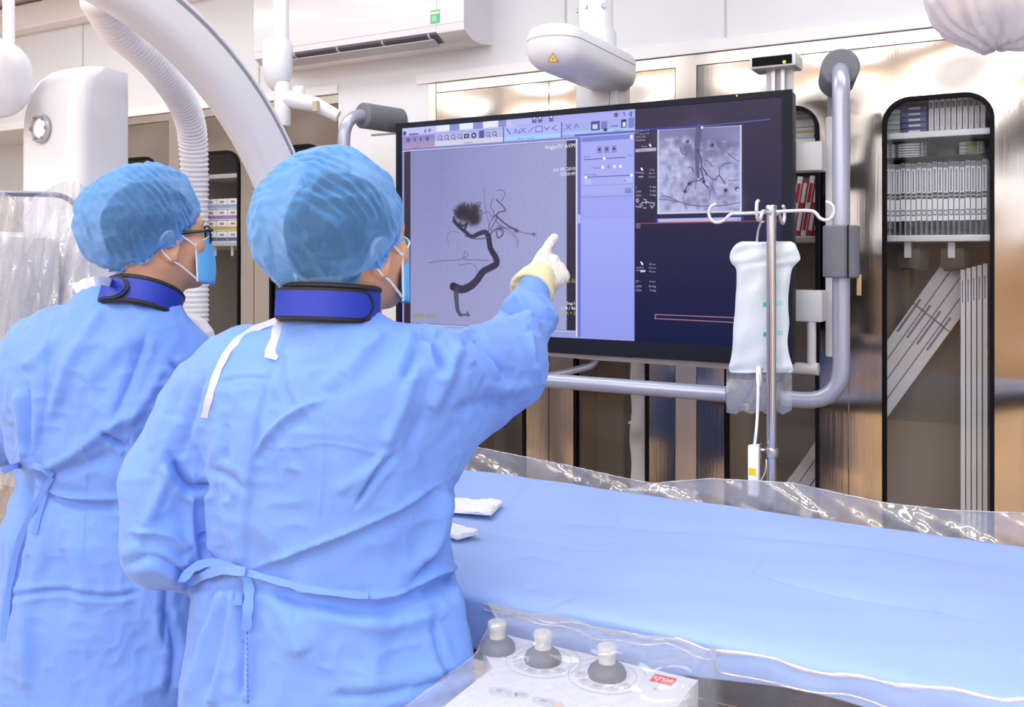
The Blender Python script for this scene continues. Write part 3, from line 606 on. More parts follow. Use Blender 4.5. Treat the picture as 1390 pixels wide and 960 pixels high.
    t1 = cfg['flap']; fl = obj('collar_flap', bandmesh(t1-3.0, t1, -hgt*1.05, hgt*.86, .009, .015, 40, hgt*1.0), COLK, cl, 50)
    obj('flap_face', bandmesh(t1-3.0, t1-.09, -hgt*.88, hgt*.68, .0152, .0165, 40, hgt*.8), COLB, fl, 50)
    return root, gown, hp, at, body
def ribbon(name, pts, wd, m, parent, side=None):
    """flat tape along points; side = direction across the tape"""
    pts = [Vector(p) for p in spline(pts, 6)]; n = len(pts); mb = MB(); vs = []
    for i in range(n):
        t = (pts[min(i+1, n-1)]-pts[max(i-1, 0)]).normalized(); view = (pts[i]-Vector((0, 0, EYE))).normalized(); s_ = t.cross(view).normalized() if side is None else Vector(side); nn = t.cross(s_).normalized()*.0009
        w_ = wd*(1+.12*math.sin(i*1.3)); vs += [pts[i]-s_*w_/2-nn, pts[i]+s_*w_/2-nn, pts[i]+s_*w_/2+nn, pts[i]-s_*w_/2+nn]
    fs = [(i*4+k, i*4+(k+1) % 4, i*4+4+(k+1) % 4, i*4+4+k) for i in range(n-1) for k in range(4)]+[(3, 2, 1, 0), tuple((n-1)*4+k for k in range(4))]
    return obj(name, mb.add(vs, fs), m, parent, 60)
from mathutils.bvhtree import BVHTree
def surf(o):
    off = base_of(o); bv = BVHTree.FromPolygons([v.co for v in o.data.vertices], [tuple(p.vertices) for p in o.data.polygons])
    def hit(px, py, lift=.003):
        d = (P(px, py, 1.0)-Vector((0, 0, EYE))).normalized(); h, nrm, i, ds = bv.ray_cast(Vector((0, 0, EYE))-off, d, 6)
        return (h+off-d*lift) if h is not None else P(px, py, 1.5)
    return hit

# ------------------------------------------------------------------ the pointing person in front
A0 = P(445, 650, 1.55); c1 = (A0.x, A0.y); f1 = (-math.sin(math.radians(11)), math.cos(math.radians(11)))
shR, elR, wrR = nA(P(590, 510, 1.50)), nA(P(690, 492, 1.73)), nA(P(724, 392, 1.92))
shL, elL, wrL = nA(P(288, 520, 1.59)), nA(P(222, 742, 1.53)), nA(P(330, 775, 1.74))
Dm = unit(camdir(.40, .47, .79)); A_ = unit(camdir(.80, -.56, .10)); A_ = unit(A_-Dm*(A_@Dm)); Bk = np.cross(Dm, A_)
if Bk@camdir(0, 0, 1) > 0: Bk = -Bk
Wp = wrR+Dm*.025
pose = [((.95, -.10, -.10), (1, -.16, -.02), (1, -.22, .0)), ((.25, -1, .05), (-.95, -.45, 0), (-.8, .5, 0)), ((.15, -1, .05), (-.95, -.35, 0), (-.8, .5, 0)), ((.15, -1, 0), (-.95, -.3, 0), (-.8, .5, 0))]
W6 = lambda L: [(160+x/1.656, 380+y/1.656) for x, y in L]
F1 = [(W6([(370, 100), (340, 200), (312, 330), (300, 420), (294, 520), (291, 650)]), 9, .007, 'step'),
      (W6([(302, 400), (340, 345), (395, 300), (470, 268)]), 7, .010, 'sharp'), (W6([(320, 395), (370, 340), (430, 300)]), 10, .006, 'valley'),
      (W6([(300, 650), (390, 615), (480, 580), (560, 548), (640, 510), (745, 445)]), 7, .010, 'sharp'), (W6([(330, 660), (480, 600), (640, 530), (740, 470)]), 12, .006, 'valley'),
      (W6([(310, 668), (450, 698), (590, 712), (650, 695), (720, 655), (800, 632)]), 7, .013, 'sharp'), (W6([(300, 690), (450, 725), (590, 738), (700, 690), (800, 655)]), 12, .010, 'valley'),
      (W6([(755, 450), (752, 540), (720, 620), (650, 690)]), 9, .012, 'crease'), (W6([(735, 470), (725, 560), (690, 640)]), 10, .009, 'ridge'),
      (W6([(625, 392), (580, 440), (535, 505)]), 6, .006, 'crease'), (W6([(600, 400), (550, 440), (490, 480)]), 8, .004, 'ridge'),
      (W6([(460, 250), (520, 190), (560, 130)]), 12, .006, 'ridge'), (W6([(400, 295), (375, 240), (360, 180)]), 7, .005, 'crease'),
      (W6([(680, 110), (665, 170), (640, 230)]), 8, .009, 'crease'), (W6([(720, 110), (700, 170), (730, 240)]), 8, .008, 'sharp'), (W6([(770, 150), (740, 220), (700, 300)]), 12, .008, 'ridge'), (W6([(790, 130), (770, 200), (740, 280)]), 9, .007, 'valley'),
      (W6([(120, 400), (140, 440), (165, 470), (190, 465)]), 8, .016, 'crease'), (W6([(190, 460), (186, 530), (190, 600), (215, 635)]), 7, .012, 'crease'), (W6([(215, 430), (250, 440), (290, 470)]), 7, .006, 'crease'), (W6([(205, 470), (215, 540), (230, 610)]), 8, .006, 'ridge'), (W6([(245, 480), (255, 560), (280, 640)]), 9, .006, 'ridge'),
      (W6([(40, 565), (90, 568), (130, 582), (165, 610)]), 7, .009, 'sharp'), (W6([(50, 590), (110, 600), (160, 630)]), 8, .007, 'valley'), (W6([(60, 560), (90, 490), (120, 420)]), 10, .008, 'ridge'), (W6([(20, 640), (70, 620), (120, 640), (180, 690)]), 9, .008, 'crease'), (W6([(130, 300), (110, 370), (70, 440)]), 11, .006, 'ridge'),
      (W6([(240, 320), (245, 370), (240, 410)]), 9, .005, 'crease'),
      (W6([(240, 690), (210, 760), (185, 850), (165, 955)]), 9, .012, 'ridge'), (W6([(215, 700), (190, 780), (165, 880)]), 8, .010, 'valley'), (W6([(265, 680), (245, 780), (225, 900), (215, 960)]), 8, .012, 'ridge'), (W6([(255, 700), (235, 800), (205, 940)]), 7, .011, 'valley'), (W6([(280, 690), (282, 800), (272, 960)]), 7, .010, 'crease'), (W6([(305, 700), (305, 830), (300, 960)]), 9, .007, 'step'),
      (W6([(320, 690), (380, 760), (420, 850)]), 14, .008, 'ridge'), (W6([(760, 650), (785, 740), (800, 850), (820, 960)]), 7, .009, 'crease'), (W6([(740, 660), (760, 760), (770, 900)]), 12, .007, 'ridge'), (W6([(480, 940), (620, 925), (780, 890)]), 9, .006, 'crease'), (W6([(560, 740), (580, 830), (560, 930)]), 18, .006, 'ridge'),
      # raised sleeve
      ([(655, 425), (690, 418), (722, 422), (745, 436)], 7, .012, 'crease'), ([(640, 448), (668, 430), (700, 425)], 7, .010, 'valley'), ([(700, 388), (735, 396), (752, 420)], 6, .007, 'crease'), ([(615, 455), (655, 442), (700, 440), (718, 450)], 7, .010, 'sharp'), ([(645, 455), (668, 480), (688, 512)], 7, .010, 'crease'), ([(718, 450), (722, 480), (735, 520)], 7, .008, 'sharp'), ([(600, 452), (622, 470), (640, 500)], 8, .009, 'ridge'), ([(570, 455), (590, 475), (600, 505)], 7, .009, 'crease'), ([(698, 400), (712, 418), (720, 436)], 6, .007, 'ridge'), ([(650, 520), (690, 530), (722, 520)], 9, .007, 'ridge'), ([(620, 560), (660, 545), (700, 548)], 9, .006, 'valley')]
F1 += [([(438, 548), (436, 640), (434, 705)], 2.2, .0022, 'sharp'), ([(340, 606), (400, 607), (440, 602), (525, 618)], 2.4, .0024, 'sharp'), ([(525, 618), (505, 650), (482, 690)], 3, .004, 'crease'), ([(300, 520), (330, 512), (362, 515)], 4, .003, 'crease'), ([(560, 505), (545, 560), (520, 610)], 10, .007, 'ridge'), ([(590, 500), (578, 555), (555, 610)], 9, .006, 'valley'), ([(470, 520), (500, 480), (515, 450)], 12, .006, 'ridge'), ([(255, 500), (225, 560), (205, 620)], 8, .007, 'ridge'), ([(280, 510), (262, 560), (250, 610)], 7, .006, 'crease'), ([(590, 840), (600, 900), (625, 955)], 6, .006, 'crease'), ([(420, 830), (520, 850), (600, 830)], 10, .005, 'ridge')]
F1 = [(a, b, c*1.25, d) for a, b, c, d in F1]
Hd1 = P(473, 338, 1.53)
def gown1(at):
    return [(z, *at(a, b, 0)[:2], w_, d_) for z, a, b, w_, d_ in ((.42, 0, 0, .30, .20), (.70, 0, 0, .282, .185), (.82, .005, -.012, .268, .160), (.93, .005, -.014, .252, .148), (1.01, .0, -.008, .238, .146), (1.045, -.005, .005, .218, .148), (1.10, -.01, .005, .224, .152), (1.20, -.005, -.005, .226, .155), (1.30, 0, -.015, .215, .148), (1.38, 0, -.02, .185, .125), (1.43, 0, -.02, .13, .09))]
def yoke1(at): return [(at(0, -.03, 1.40), at(-.18, -.02, 1.345), .070, .082, .05), (at(0, -.03, 1.405), at(.17, .01, 1.375), .070, .078, .05), (at(.0, -.03, 1.34), at(.01, -.02, 1.455), .10, .060, .05), (at(-.08, -.06, 1.28), at(-.13, -.05, 1.36), .09, .08, .05), (at(.08, -.05, 1.28), at(.13, -.03, 1.36), .09, .08, .05)]
cfg1 = dict(name_i=1, centre=c1, face=f1, label='person in blue gown and bouffant cap pointing a gloved finger at the monitor', group=None,
    head=Hd1, look=(math.sin(math.radians(8)), math.cos(math.radians(8))), nod=-.14, armR=(shR, elR, wrR), armL=(shL, elL, wrL), point=(Wp, Dm, A_, Bk, pose),
    glo=(c1[0]-.50, c1[1]-.36, .42), ghi=(c1[0]+.56, c1[1]+.80, 1.62), gown=gown1, yoke=yoke1, seed=0,
    sleeves=[(shR, elR, .076, .076, .035), (nA(P(585, 570, 1.53)), nA(P(672, 515, 1.70)), .085, .070, .05), (elR, nA(P(716, 432, 1.86)), .074, .058, .03), (nA(P(716, 432, 1.86)), nA(P(725, 396, 1.910)), .054, .035, .02), (nA(P(285, 548, 1.58)), nA(P(222, 650, 1.54)), .080, .066, .028), (nA(P(222, 650, 1.54)), elL, .066, .064, .02), (elL, wrL, .062, .045, .02)],
    folds=F1, cap=(-.004, -.028, .035, .52, .122, .130, .135, .0), collar=(Hd1.x-.02*f1[0]-.004, Hd1.y-.045*f1[1]+.0, 1.498), ctilt=.10, csize=(.072, .078, .026, 2.4), flap=1.42)
per1, gown_1, hp1, at1, body_1 = person(cfg1)
# glove on the pointing hand
Gf = Field(np.minimum(Wp, Wp+Dm*.2)-.13, np.maximum(Wp, Wp+Dm*.2)+.13, .0024); hand(Gf, Wp, Dm, A_, Bk, pose, .0016); v, q = Gf.mesh(); v = relax(v, q, 1)
N_ = vnorm(v, q); v = v+N_*(.0012*ridge(v, 60, 2)+.0007*ridge(v, 130, 5))[:, None]; gl = obj('glove', (v, q), GLOVE, per1, 180)
cpts = [(.0, .046), (.004, .049), (.010, .047), (.02, .046), (.04, .042), (.055, .037), (.066, .034), (.066, .030), (.0, .042)]
cb = wrR-Dm*.012; ca = MB().lathe([(r_, h_) for h_, r_ in cpts], Vector(cb), Vector(unit(Dm*.8+camdir(.0, .45, .5)*.35)), 48)
obj('glove_cuff', ca, GLOVEC, gl, 60)
hit = surf(gown_1)
ribbon('gown_tie', [hit(388, 415, .006), hit(385, 432, .006), hit(377, 455, .006), hit(367, 487, .007)], .021, TIE, gown_1)
ribbon('gown_tie', [hit(380, 434, .006), hit(345, 447, .006), hit(316, 468, .006), hit(297, 500, .006), hit(285, 535, .006), hit(277, 567, .006)], .011, TIE, gown_1)
ribbon('waist_tie', [hit(335, 778, .008), hit(310, 770, .012), hit(285, 764, .02), hit(262, 772, .02), hit(247, 790, .022), hit(262, 788, .03), hit(295, 775, .03), hit(333, 776, .016)], .014, GOWN, gown_1)
ribbon('waist_tie', [hit(333, 776, .010), hit(338, 800, .012), hit(336, 830, .010), hit(334, 856, .012)], .015, GOWN, gown_1)
ribbon('waist_tie', [hit(331, 778, .010), hit(326, 800, .012), hit(322, 822, .010)], .013, GOWN, gown_1)
ribbon('waist_tie', [hit(335, 777, .008), hit(380, 790, .006), hit(440, 803, .006), hit(500, 809, .006)], .010, GOWN, gown_1)
st = MB()
for k in range(22):
    a, b = hit(334.5+.1*k, 800+7.2*k, .002), hit(334.5+.1*k, 804+7.2*k, .002); st.tube([a, b], .0008, 5)
s_o = obj('seam_stitching', st, mat('stitch_blue', '#3f62b8', .7), gown_1); s_o['kind'] = 'stuff'

# ------------------------------------------------------------------ the second person on the left
A1 = P(150, 560, 1.98); c2 = (A1.x, A1.y); f2 = (-math.sin(math.radians(18)), math.cos(math.radians(18)))
s2R, e2R, w2R = nA(P(246, 500, 1.96)), nA(P(300, 640, 1.98)), nA(P(285, 630, 2.12))
s2L, e2L, w2L = nA(P(58, 505, 2.02)), nA(P(-6, 590, 2.02)), nA(P(72, 620, 2.18))
X7 = lambda L: [(x/1.6543, 380+y/1.6543) for x, y in L]
F2 = [(X7([(130, 60), (110, 170), (95, 290), (80, 430)]), 8, .007, 'step'), (X7([(240, 60), (190, 130), (140, 220), (100, 330)]), 9, .009, 'ridge'), (X7([(60, 240), (65, 330), (78, 410)]), 6, .009, 'crease'), (X7([(40, 250), (50, 330), (70, 400)]), 6, .007, 'ridge'), (X7([(90, 430), (150, 400), (220, 350), (280, 300)]), 8, .009, 'ridge'), (X7([(85, 440), (170, 425), (250, 390)]), 8, .008, 'valley'),
      (X7([(85, 440), (120, 478), (180, 490), (275, 492)]), 6, .012, 'sharp'), (X7([(95, 465), (150, 500), (275, 508)]), 7, .009, 'valley'), (X7([(230, 340), (262, 365), (285, 375)]), 6, .011, 'crease'), (X7([(370, 190), (330, 260), (285, 330)]), 9, .009, 'ridge'), (X7([(380, 180), (410, 230), (350, 270)]), 7, .008, 'crease'),
      (X7([(20, 710), (120, 700), (240, 712), (310, 702)]), 5, .007, 'crease'), (X7([(75, 445), (55, 560), (30, 680), (10, 800)]), 7, .010, 'crease'), (X7([(95, 480), (90, 600), (60, 760), (50, 900)]), 12, .009, 'ridge'), (X7([(150, 520), (170, 620), (180, 760)]), 14, .006, 'ridge'), (X7([(370, 740), (390, 830), (380, 930)]), 8, .009, 'crease'), (X7([(130, 600), (150, 680), (140, 760)]), 12, .005, 'valley'), (X7([(180, 230), (240, 180), (300, 120)]), 12, .006, 'ridge')]
F2 += [([(115, 560), (117, 660), (112, 760)], 2.4, .0024, 'sharp'), ([(30, 500), (60, 480), (90, 440)], 7, .006, 'ridge'), ([(200, 450), (175, 520), (150, 580)], 8, .006, 'crease'), ([(215, 700), (225, 790), (222, 880)], 7, .008, 'crease'), ([(20, 780), (40, 860), (38, 940)], 8, .007, 'ridge')]
F2 = [(a, b, c*1.25, d) for a, b, c, d in F2]
Hd2 = P(214, 326, 1.985)
def gown2(at): return [(z, *at(a, b, 0)[:2], w_, d_) for z, a, b, w_, d_ in ((.42, 0, 0, .30, .20), (.70, 0, 0, .275, .185), (.85, 0, 0, .262, .172), (.98, 0, .0, .240, .160), (1.05, 0, .005, .215, .145), (1.09, 0, .005, .205, .140), (1.14, 0, .0, .215, .147), (1.22, 0, -.005, .222, .152), (1.32, 0, -.015, .205, .142), (1.40, 0, -.02, .170, .115), (1.44, 0, -.02, .12, .085))]
def yoke2(at): return [(at(0, -.03, 1.415), at(-.15, -.02, 1.36), .068, .078, .05), (at(0, -.03, 1.415), at(.145, 0, 1.36), .068, .078, .05), (at(0, -.03, 1.34), at(.01, -.02, 1.46), .10, .058, .05), (at(-.08, -.06, 1.28), at(-.12, -.05, 1.36), .09, .08, .05), (at(.08, -.05, 1.28), at(.12, -.03, 1.36), .09, .08, .05)]
cfg2 = dict(name_i=2, centre=c2, face=f2, label='person in blue gown wearing glasses and bouffant cap, watching the monitor, behind the pointing one', group=None,
    head=Hd2, look=(math.sin(math.radians(19)), math.cos(math.radians(19))), nod=-.11, armR=(s2R, e2R, w2R), armL=(s2L, e2L, w2L),
    glo=(c2[0]-.50, c2[1]-.38, .42), ghi=(c2[0]+.50, c2[1]+.52, 1.62), gown=gown2, yoke=yoke2, seed=2,
    sleeves=[(s2R, e2R, .080, .070, .03), (e2R, w2R, .066, .045, .02), (s2L, e2L, .078, .070, .028), (e2L, w2L, .066, .045, .02)],
    folds=F2, cap=(-.002, -.026, .036, .45, .115, .135, .130, .0), collar=(Hd2.x-.03*f2[0], Hd2.y-.045, 1.478), ctilt=.42, csize=(.070, .078, .026, 2.4), flap=.25)
per2, gown_2, hp2, at2, body_2 = person(cfg2)
hit = surf(gown_2)
ribbon('neck_binding', [hit(100, 392, .005), hit(116, 385, .006), hit(135, 381, .006), hit(152, 384, .006)], .016, TIE, gown_2)
ribbon('waist_tie', [hit(72, 646, .01), hit(50, 633, .012), hit(25, 632, .02), hit(2, 640, .02)], .012, GOWN, gown_2)
ribbon('waist_tie', [hit(70, 648, .01), hit(45, 690, .01), hit(25, 740, .01), hit(12, 800, .01), hit(4, 870, .01)], .012, GOWN, gown_2)
ribbon('waist_tie', [hit(68, 648, .01), hit(58, 680, .01), hit(46, 725, .01)], .010, GOWN, gown_2)
# glasses
V_ = lambda x, y, z: Vector(hp2(x, y, z))
gs = obj('glasses', MB().tube(bend([V_(.010, .108, .008), V_(0, .111, .011), V_(-.010, .108, .008)], .004), .0022, 8), GLS, per2)
for s_ in (-1, 1):
    ring = [V_(s_*(.034+.024*math.copysign(abs(math.cos(t))**.55, math.cos(t))), .106-.010*abs(.034+.024*math.cos(t))/.058, .002+.019*math.copysign(abs(math.sin(t))**.6, math.sin(t))) for t in np.linspace(0, 2*math.pi, 29)]
    obj('rim', MB().tube(ring, .0024, 8, cap=False), GLS, gs); obj('lens', MB().prism(ring[:-1], Vector(hp2(0, .0012, 0)-hp2(0, 0, 0))), LENS, gs)
    tm = MB()
    for k, (a, b) in enumerate(((V_(s_*.060, .100, .012), V_(s_*.076, .075, .012)), (V_(s_*.076, .075, .012), V_(s_*.082, .0, .012)), (V_(s_*.082, 0, .012), V_(s_*.081, -.02, .0)))): tm.tube([a, b], .0038, 8)
    obj('temple', tm, GLS, gs)
# ------------------------------------------------------------------ things in the cabinets
ORD = ['first', 'second', 'third', 'fourth', 'fifth', 'sixth', 'seventh', 'eighth', 'ninth', 'tenth', 'eleventh', 'twelfth', 'thirteenth', 'fourteenth', 'fifteenth', 'sixteenth', 'seventeenth', 'eighteenth', 'nineteenth', 'twentieth']
CARD = mat('white_carton', '#f4f4fa', 0.45); CARDG = mat('grey_carton', '#d6d8e2', 0.5); INK = mat('black_print', '#23242c', 0.5); GREYP = mat('grey_print', '#8c90a0', 0.5)
BLUEC = mat('blue_carton', '#5a64a8', 0.45); NAVY = mat('navy_carton', '#2a3050', 0.5); YEL = mat('yellow_print', '#c9b748', 0.5); PURP = mat('purple_print', '#9b7fc0', 0.5); REDC = mat('red_print', '#c8323c', 0.45); LBLUE = mat('light_blue_print', '#8fb4e8', 0.5); OLIVE = mat('olive_print', '#8d8a35', 0.5)
def carton(name, label, cat, x0, x1, z0, z1, q, depth, m, prints, group):
    """carton standing with its front at depth q; prints = (u0,u1,v0,v1,material) in fractions of the front"""
    z0 += .0006; r = thing(name, label, cat, ((x0+x1)/2, q, z0), group)
    obj('carton_body', MB().box((x0, q, z0), (x1, q+depth, z1), .0012), m, r, None)
    by = {}
    for (u0, u1, v0, v1, pm) in prints:
        by.setdefault(pm.name, MB()).box((x0+(x1-x0)*u0, q-.0006, z0+(z1-z0)*v0), (x0+(x1-x0)*u1, q, z0+(z1-z0)*v1))
    for k, mb in by.items():
        o = obj('printed_label', mb, MATS[k], r, None)
        if len(mb.v) > 8: o['kind'] = 'stuff'
    return r
zz = lambda px, py, q=3.3: PQ(px, py, q).z
# the thin shelf, then the row of nineteen tall boxes under it
xa, xb = SQ(1201, 3.30), SQ(1340, 3.30); n = 19; wd = (xb-xa)/n; ztop = zz(1270, 218)
for o in list(COL.objects):
    if o.name == 'steel_cabinet': RC = o
obj('shelf', MB().box((-.46, D+.06, ztop+.004), (.028, WB-.05, ztop+.012)), RUBBER, RC, None)
for k in range(n):
    a = xa+k*wd
    carton('catheter_box', 'tall white box, %s from the left in the row of nineteen on the steel shelf' % ORD[k], 'box', a+.0008, a+wd-.0008, SH2, ztop-.004-.002*(k % 3), 3.30, .28, CARD,
           [(0, .09, 0, 1, GREYP), (.15, .95, .5, .535, INK), (.15, .95, .545, .585, INK), (.2, .9, .27, .285, INK), (.2, .9, .335, .35, INK), (.2, .3, .285, .335, INK), (.8, .9, .285, .335, INK), (.3, .7, .6, .9, GREYP), (.1, .95, .0, .2, INK), (.4, .75, .05, .19, CARDG), (.1, .95, .93, .99, GREYP)], 'tall white boxes on the steel shelf')
# upper shelf: pale stack, blue stack, slim upright boxes
z1 = zz(1240, 179)
for k in range(5):
    h = (zz(1240, 143)-SH1)/5
    carton('blue_box', 'blue flat box, %s from the bottom in the stack on the top shelf' % ORD[k], 'box', SQ(1223, 3.3), SQ(1258, 3.3), SH1+k*h, SH1+(k+1)*h-.001, 3.30, .2, BLUEC,
           [(.3, .75, .3, .62, CARD), (0, 1, .85, 1, NAVY)], 'blue boxes stacked on the top shelf')
    carton('pale_box', 'pale green-white flat box, %s from the bottom beside the blue stack' % ORD[k], 'box', SQ(1200, 3.3), SQ(1222, 3.3), SH1+k*h*.9, SH1+(k+1)*h*.9-.001, 3.30, .2, mat('pale_carton', '#cfdde4', .5),
           [(.1, .9, .4, .55, CARDG)], 'pale boxes stacked on the top shelf')
for k in range(10):
    a, b = SQ(1260, 3.3), SQ(1338, 3.3); w_ = (b-a)/10
    carton('slim_box', 'slim white upright box, %s from the left beside the blue stack' % ORD[k], 'box', a+k*w_+.001, a+(k+1)*w_-.001, SH1, SH1+.135, 3.30, .22, CARD,
           [(0, .1, 0, 1, GREYP), (.2, .8, .6, .75, GREYP), (.4, .6, .15, .5, CARDG)], 'slim white boxes on the top shelf')
# compartment between the shelves
zt = ztop+.012; hh = (zz(1240, 194)-zt)/6
for k in range(6):
    carton('label_box', 'flat grey box with black marks, %s from the bottom under the top shelf' % ORD[k], 'box', SQ(1202, 3.3), SQ(1257, 3.3), zt+k*hh, zt+(k+1)*hh-.001, 3.30, .2, CARDG,
           [(.08, .16, .15, .85, INK), (.24, .32, .15, .85, INK), (.84, .89, .15, .85, INK), (.93, .98, .15, .85, INK), (.45, .7, .3, .7, CARD)], 'grey boxes under the top shelf')
obj('shelf_divider', MB().box((SQ(1258.5, 3.29), 3.29, zt), (SQ(1260.5, 3.29), 3.6, SH1-.022)), RUBBER, RC, None)
carton('navy_box', 'small navy box standing at the back under the top shelf', 'box', SQ(1285, 3.42), SQ(1299, 3.42), zt, zt+.045, 3.42, .12, NAVY, [(.2, .8, .5, .7, GREYP)], None)
for k in range(4):
    carton('olive_box', 'flat box with an olive end, %s from the bottom under the slim boxes' % ORD[k], 'box', SQ(1302, 3.33), SQ(1336, 3.33), zt+k*.0122, zt+k*.0122+.0114, 3.33, .2, CARDG,
           [(.25, .72, .05, .95, OLIVE), (.8, .85, .2, .8, INK), (.92, .98, .2, .8, INK)], 'olive-ended boxes under the slim boxes')
# low shelf that carries the long cartons, long upright cartons and the leaning bundle
ZL = 0.60
for o in list(COL.objects):
    if o.name.startswith('steel_cabinet'):
        x = o.location.x; obj('shelf', MB().box((x-.50, D+.045, ZL-.02), (x+.50, WB-.05, ZL)), SHELFM, o, None)
for k in range(5):
    a, b = SQ(1303, 3.36), SQ(1341, 3.36); w_ = (b-a)/5
    carton('long_box', 'long white carton standing upright, %s from the left at the cabinet side' % ORD[k], 'box', a+k*w_+.001, a+(k+1)*w_-.001, ZL, zz(1320, 366-2*k, 3.36), 3.36, .1, CARD,
           [(0, .12, 0, 1, GREYP), (.35, .6, .88, .96, GREYP)], 'long white cartons standing upright')
p0, p1 = PQ(1046, 684, 3.47), PQ(1282, 352, 3.47)
ax = (p1-p0); ax.normalize(); p0 = p0+ax*.09; L = (p1-p0).length; pr = Vector((ax.z, 0, -ax.x))
BAND = mat('rubber_band', '#b08a50', .6)
for k in range(4):
    c = p0 + pr*(.038*k) ; Mx = Matrix(((ax.x, 0, pr.x, c.x), (ax.y, 1, pr.y, c.y), (ax.z, 0, pr.z, c.z), (0, 0, 0, 1)))
    r = thing('leaning_box', 'long white carton leaning diagonally, %s from the top of the banded bundle' % ORD[k], 'box', c, 'long white cartons leaning in a bundle')
    obj('carton_body', MB().box((0, 0, 0), (L-.012*k, .045, .0365), .001, Mx), CARD, r, None)
    obj('printed_label', MB().box((L-.30, -.0006, .008), (L-.16, 0, .016), 0, Mx), GREYP, r, None); obj('edge_line', MB().box((.05, -.0006, .0), (L-.02, 0, .002), 0, Mx), GREYP, r, None)
bt = MB()
for (t0, t1) in ((L*.82, L*.80), (L*.24, L*.22)):
    lo, hi = p0+ax*t0-pr*.001, p0+ax*t1+pr*.153
    bt.tube([lo+Vector((0, -.0030, 0)), hi+Vector((0, -.0030, 0))], .0022, 6)
tag(obj('rubber_band', bt, BAND), 'brown rubber bands around the diagonal bundle of long cartons', 'band')
# white hooks with pouches below the shelf
POUCH = mat('brown_pouch', '#6e645c', .3, trans=.25)
for k, px in enumerate((1233, 1292)):
    x = SQ(px, 3.32); r = thing('shelf_hook', 'white plastic hook under the shelf of tall boxes, %s of two' % ORD[k], 'hook', (x, 3.32, SH2-.0225), 'white hooks under the shelf')
    obj('hook_plate', MB().box((x-.011, 3.30, SH2-.075), (x+.011, 3.304, SH2-.0225), .001), CARD, r, None)
    obj('hook_arm', MB().box((x-.006, 3.304, SH2-.04), (x+.006, 3.5, SH2-.0225)), CARD, r, None)
    for j in range(4):
        y = 3.34+.035*j; tag(obj('hanging_pouch', MB().box((x-.035+.006*j, y, SH2-.11-.01*(j % 2)), (x+.035+.006*j, y+.005, SH2-.0405), .001), POUCH), 'brown translucent pouch hanging on the %s white hook, %s from the front' % (ORD[k], ORD[j]), 'pouch', 'pouches on the white hooks')
# left window of the same cabinet
for k in range(3):
    z0 = SH1+k*.048; carton('striped_box', 'white box with a yellow stripe, %s from the bottom right of the monitor' % ORD[k], 'box', SQ(1040, 3.3), SQ(1105, 3.3), z0, z0+.046, 3.3, .2, CARD, [(0, 1, .55, .8, YEL), (0, 1, .1, .2, CARDG)], 'yellow-striped boxes beside the monitor')
cols = [CARD, REDC, CARD, REDC, REDC]
for k in range(5):
    x = SQ(1070, 3.3)+k*.021; Mx = Matrix.Translation((x, 0, SH2+.0036)) @ Matrix.Rotation(math.radians(9), 4, 'Y')
    r = thing('folder', '%s folder leaning on the shelf, %s from the monitor edge' % (['white', 'red', 'white and red', 'red and white', 'plain red'][k], ORD[k]), 'folder', (x, 3.3, SH2), 'folders leaning beside the monitor')
    obj('spine', MB().box((0, 3.30, 0), (.018, 3.48, .215-.01*(k % 2)), .001, Mx), cols[k], r, None)
    for z0, z1 in ((.02, .09), (.12, .19)): obj('printed_label', MB().box((.003, 3.2994, z0), (.015, 3.30, z1), 0, Mx), REDC if cols[k] is CARD else CARD, r, None)
# window under the monitor: long white packet hanging inside
PACK = mat('white_packet', '#f2f4fa', .35, bump=(30, .3))
r = thing('hanging_packet', 'long white paper packet hanging inside the window below the monitor', 'packet', PQ(868, 480, 3.29))
G = [[PQ(868+(-12+24*j/6)*(1.0+.08*math.sin(i*.9)), 480+i*13.2, 3.29)+Vector((0, .006*math.sin(i*1.3+j), 0)) for j in range(7)] for i in range(16)]
vs, fs = MB().grid(G).v, MB().grid(G).f
mb = MB().grid(G); mb.grid([[p+Vector((0, .012, 0)) for p in row][::-1] for row in G]); obj('packet_sheet', mb, PACK, r, 180)
obj('packet_fold', MB().box(PQ(853, 572, 3.285), PQ(881, 578, 3.289)), PACK, r, None)
obj('packet_hook', MB().tube([PQ(868, 481, 3.30), PQ(868, 430, 3.30), PQ(868, 338, 3.30)], .003, 8), CARD, r)
# cabinet behind the big arc: small boxes in three columns
k = 0
for col in range(3):
    for row in range(4):
        x0 = SQ(279+15*col, 3.3); x1 = SQ(279+15*col+14.2, 3.3); h = .056; z0 = SH2+row*h
        carton('colour_box', 'small carton with %s print, column %s from the hose, row %s from the shelf' % (['blue', 'yellow', 'purple', 'light blue'][row], ORD[col], ORD[row]), 'box', x0, x1, z0, z0+h-.002, 3.3, .15, CARD,
               [(0, 1, .1, .45, [BLUEC, YEL, PURP, LBLUE][row]), (.3, .7, .6, .8, GREYP)], 'small cartons behind the left person')
for k, px in enumerate((296, 319)):
    x = SQ(px, 3.32); tag(obj('shelf_hook', MB().box((x-.008, 3.30, SH2-.07), (x+.008, 3.305, SH2-.0225), .001).box((x-.005, 3.305, SH2-.04), (x+.005, 3.45, SH2-.0225)), CARD), 'white hook under the shelf of small coloured cartons, %s from the hose' % ORD[k], 'hook', 'white hooks under the left shelf')

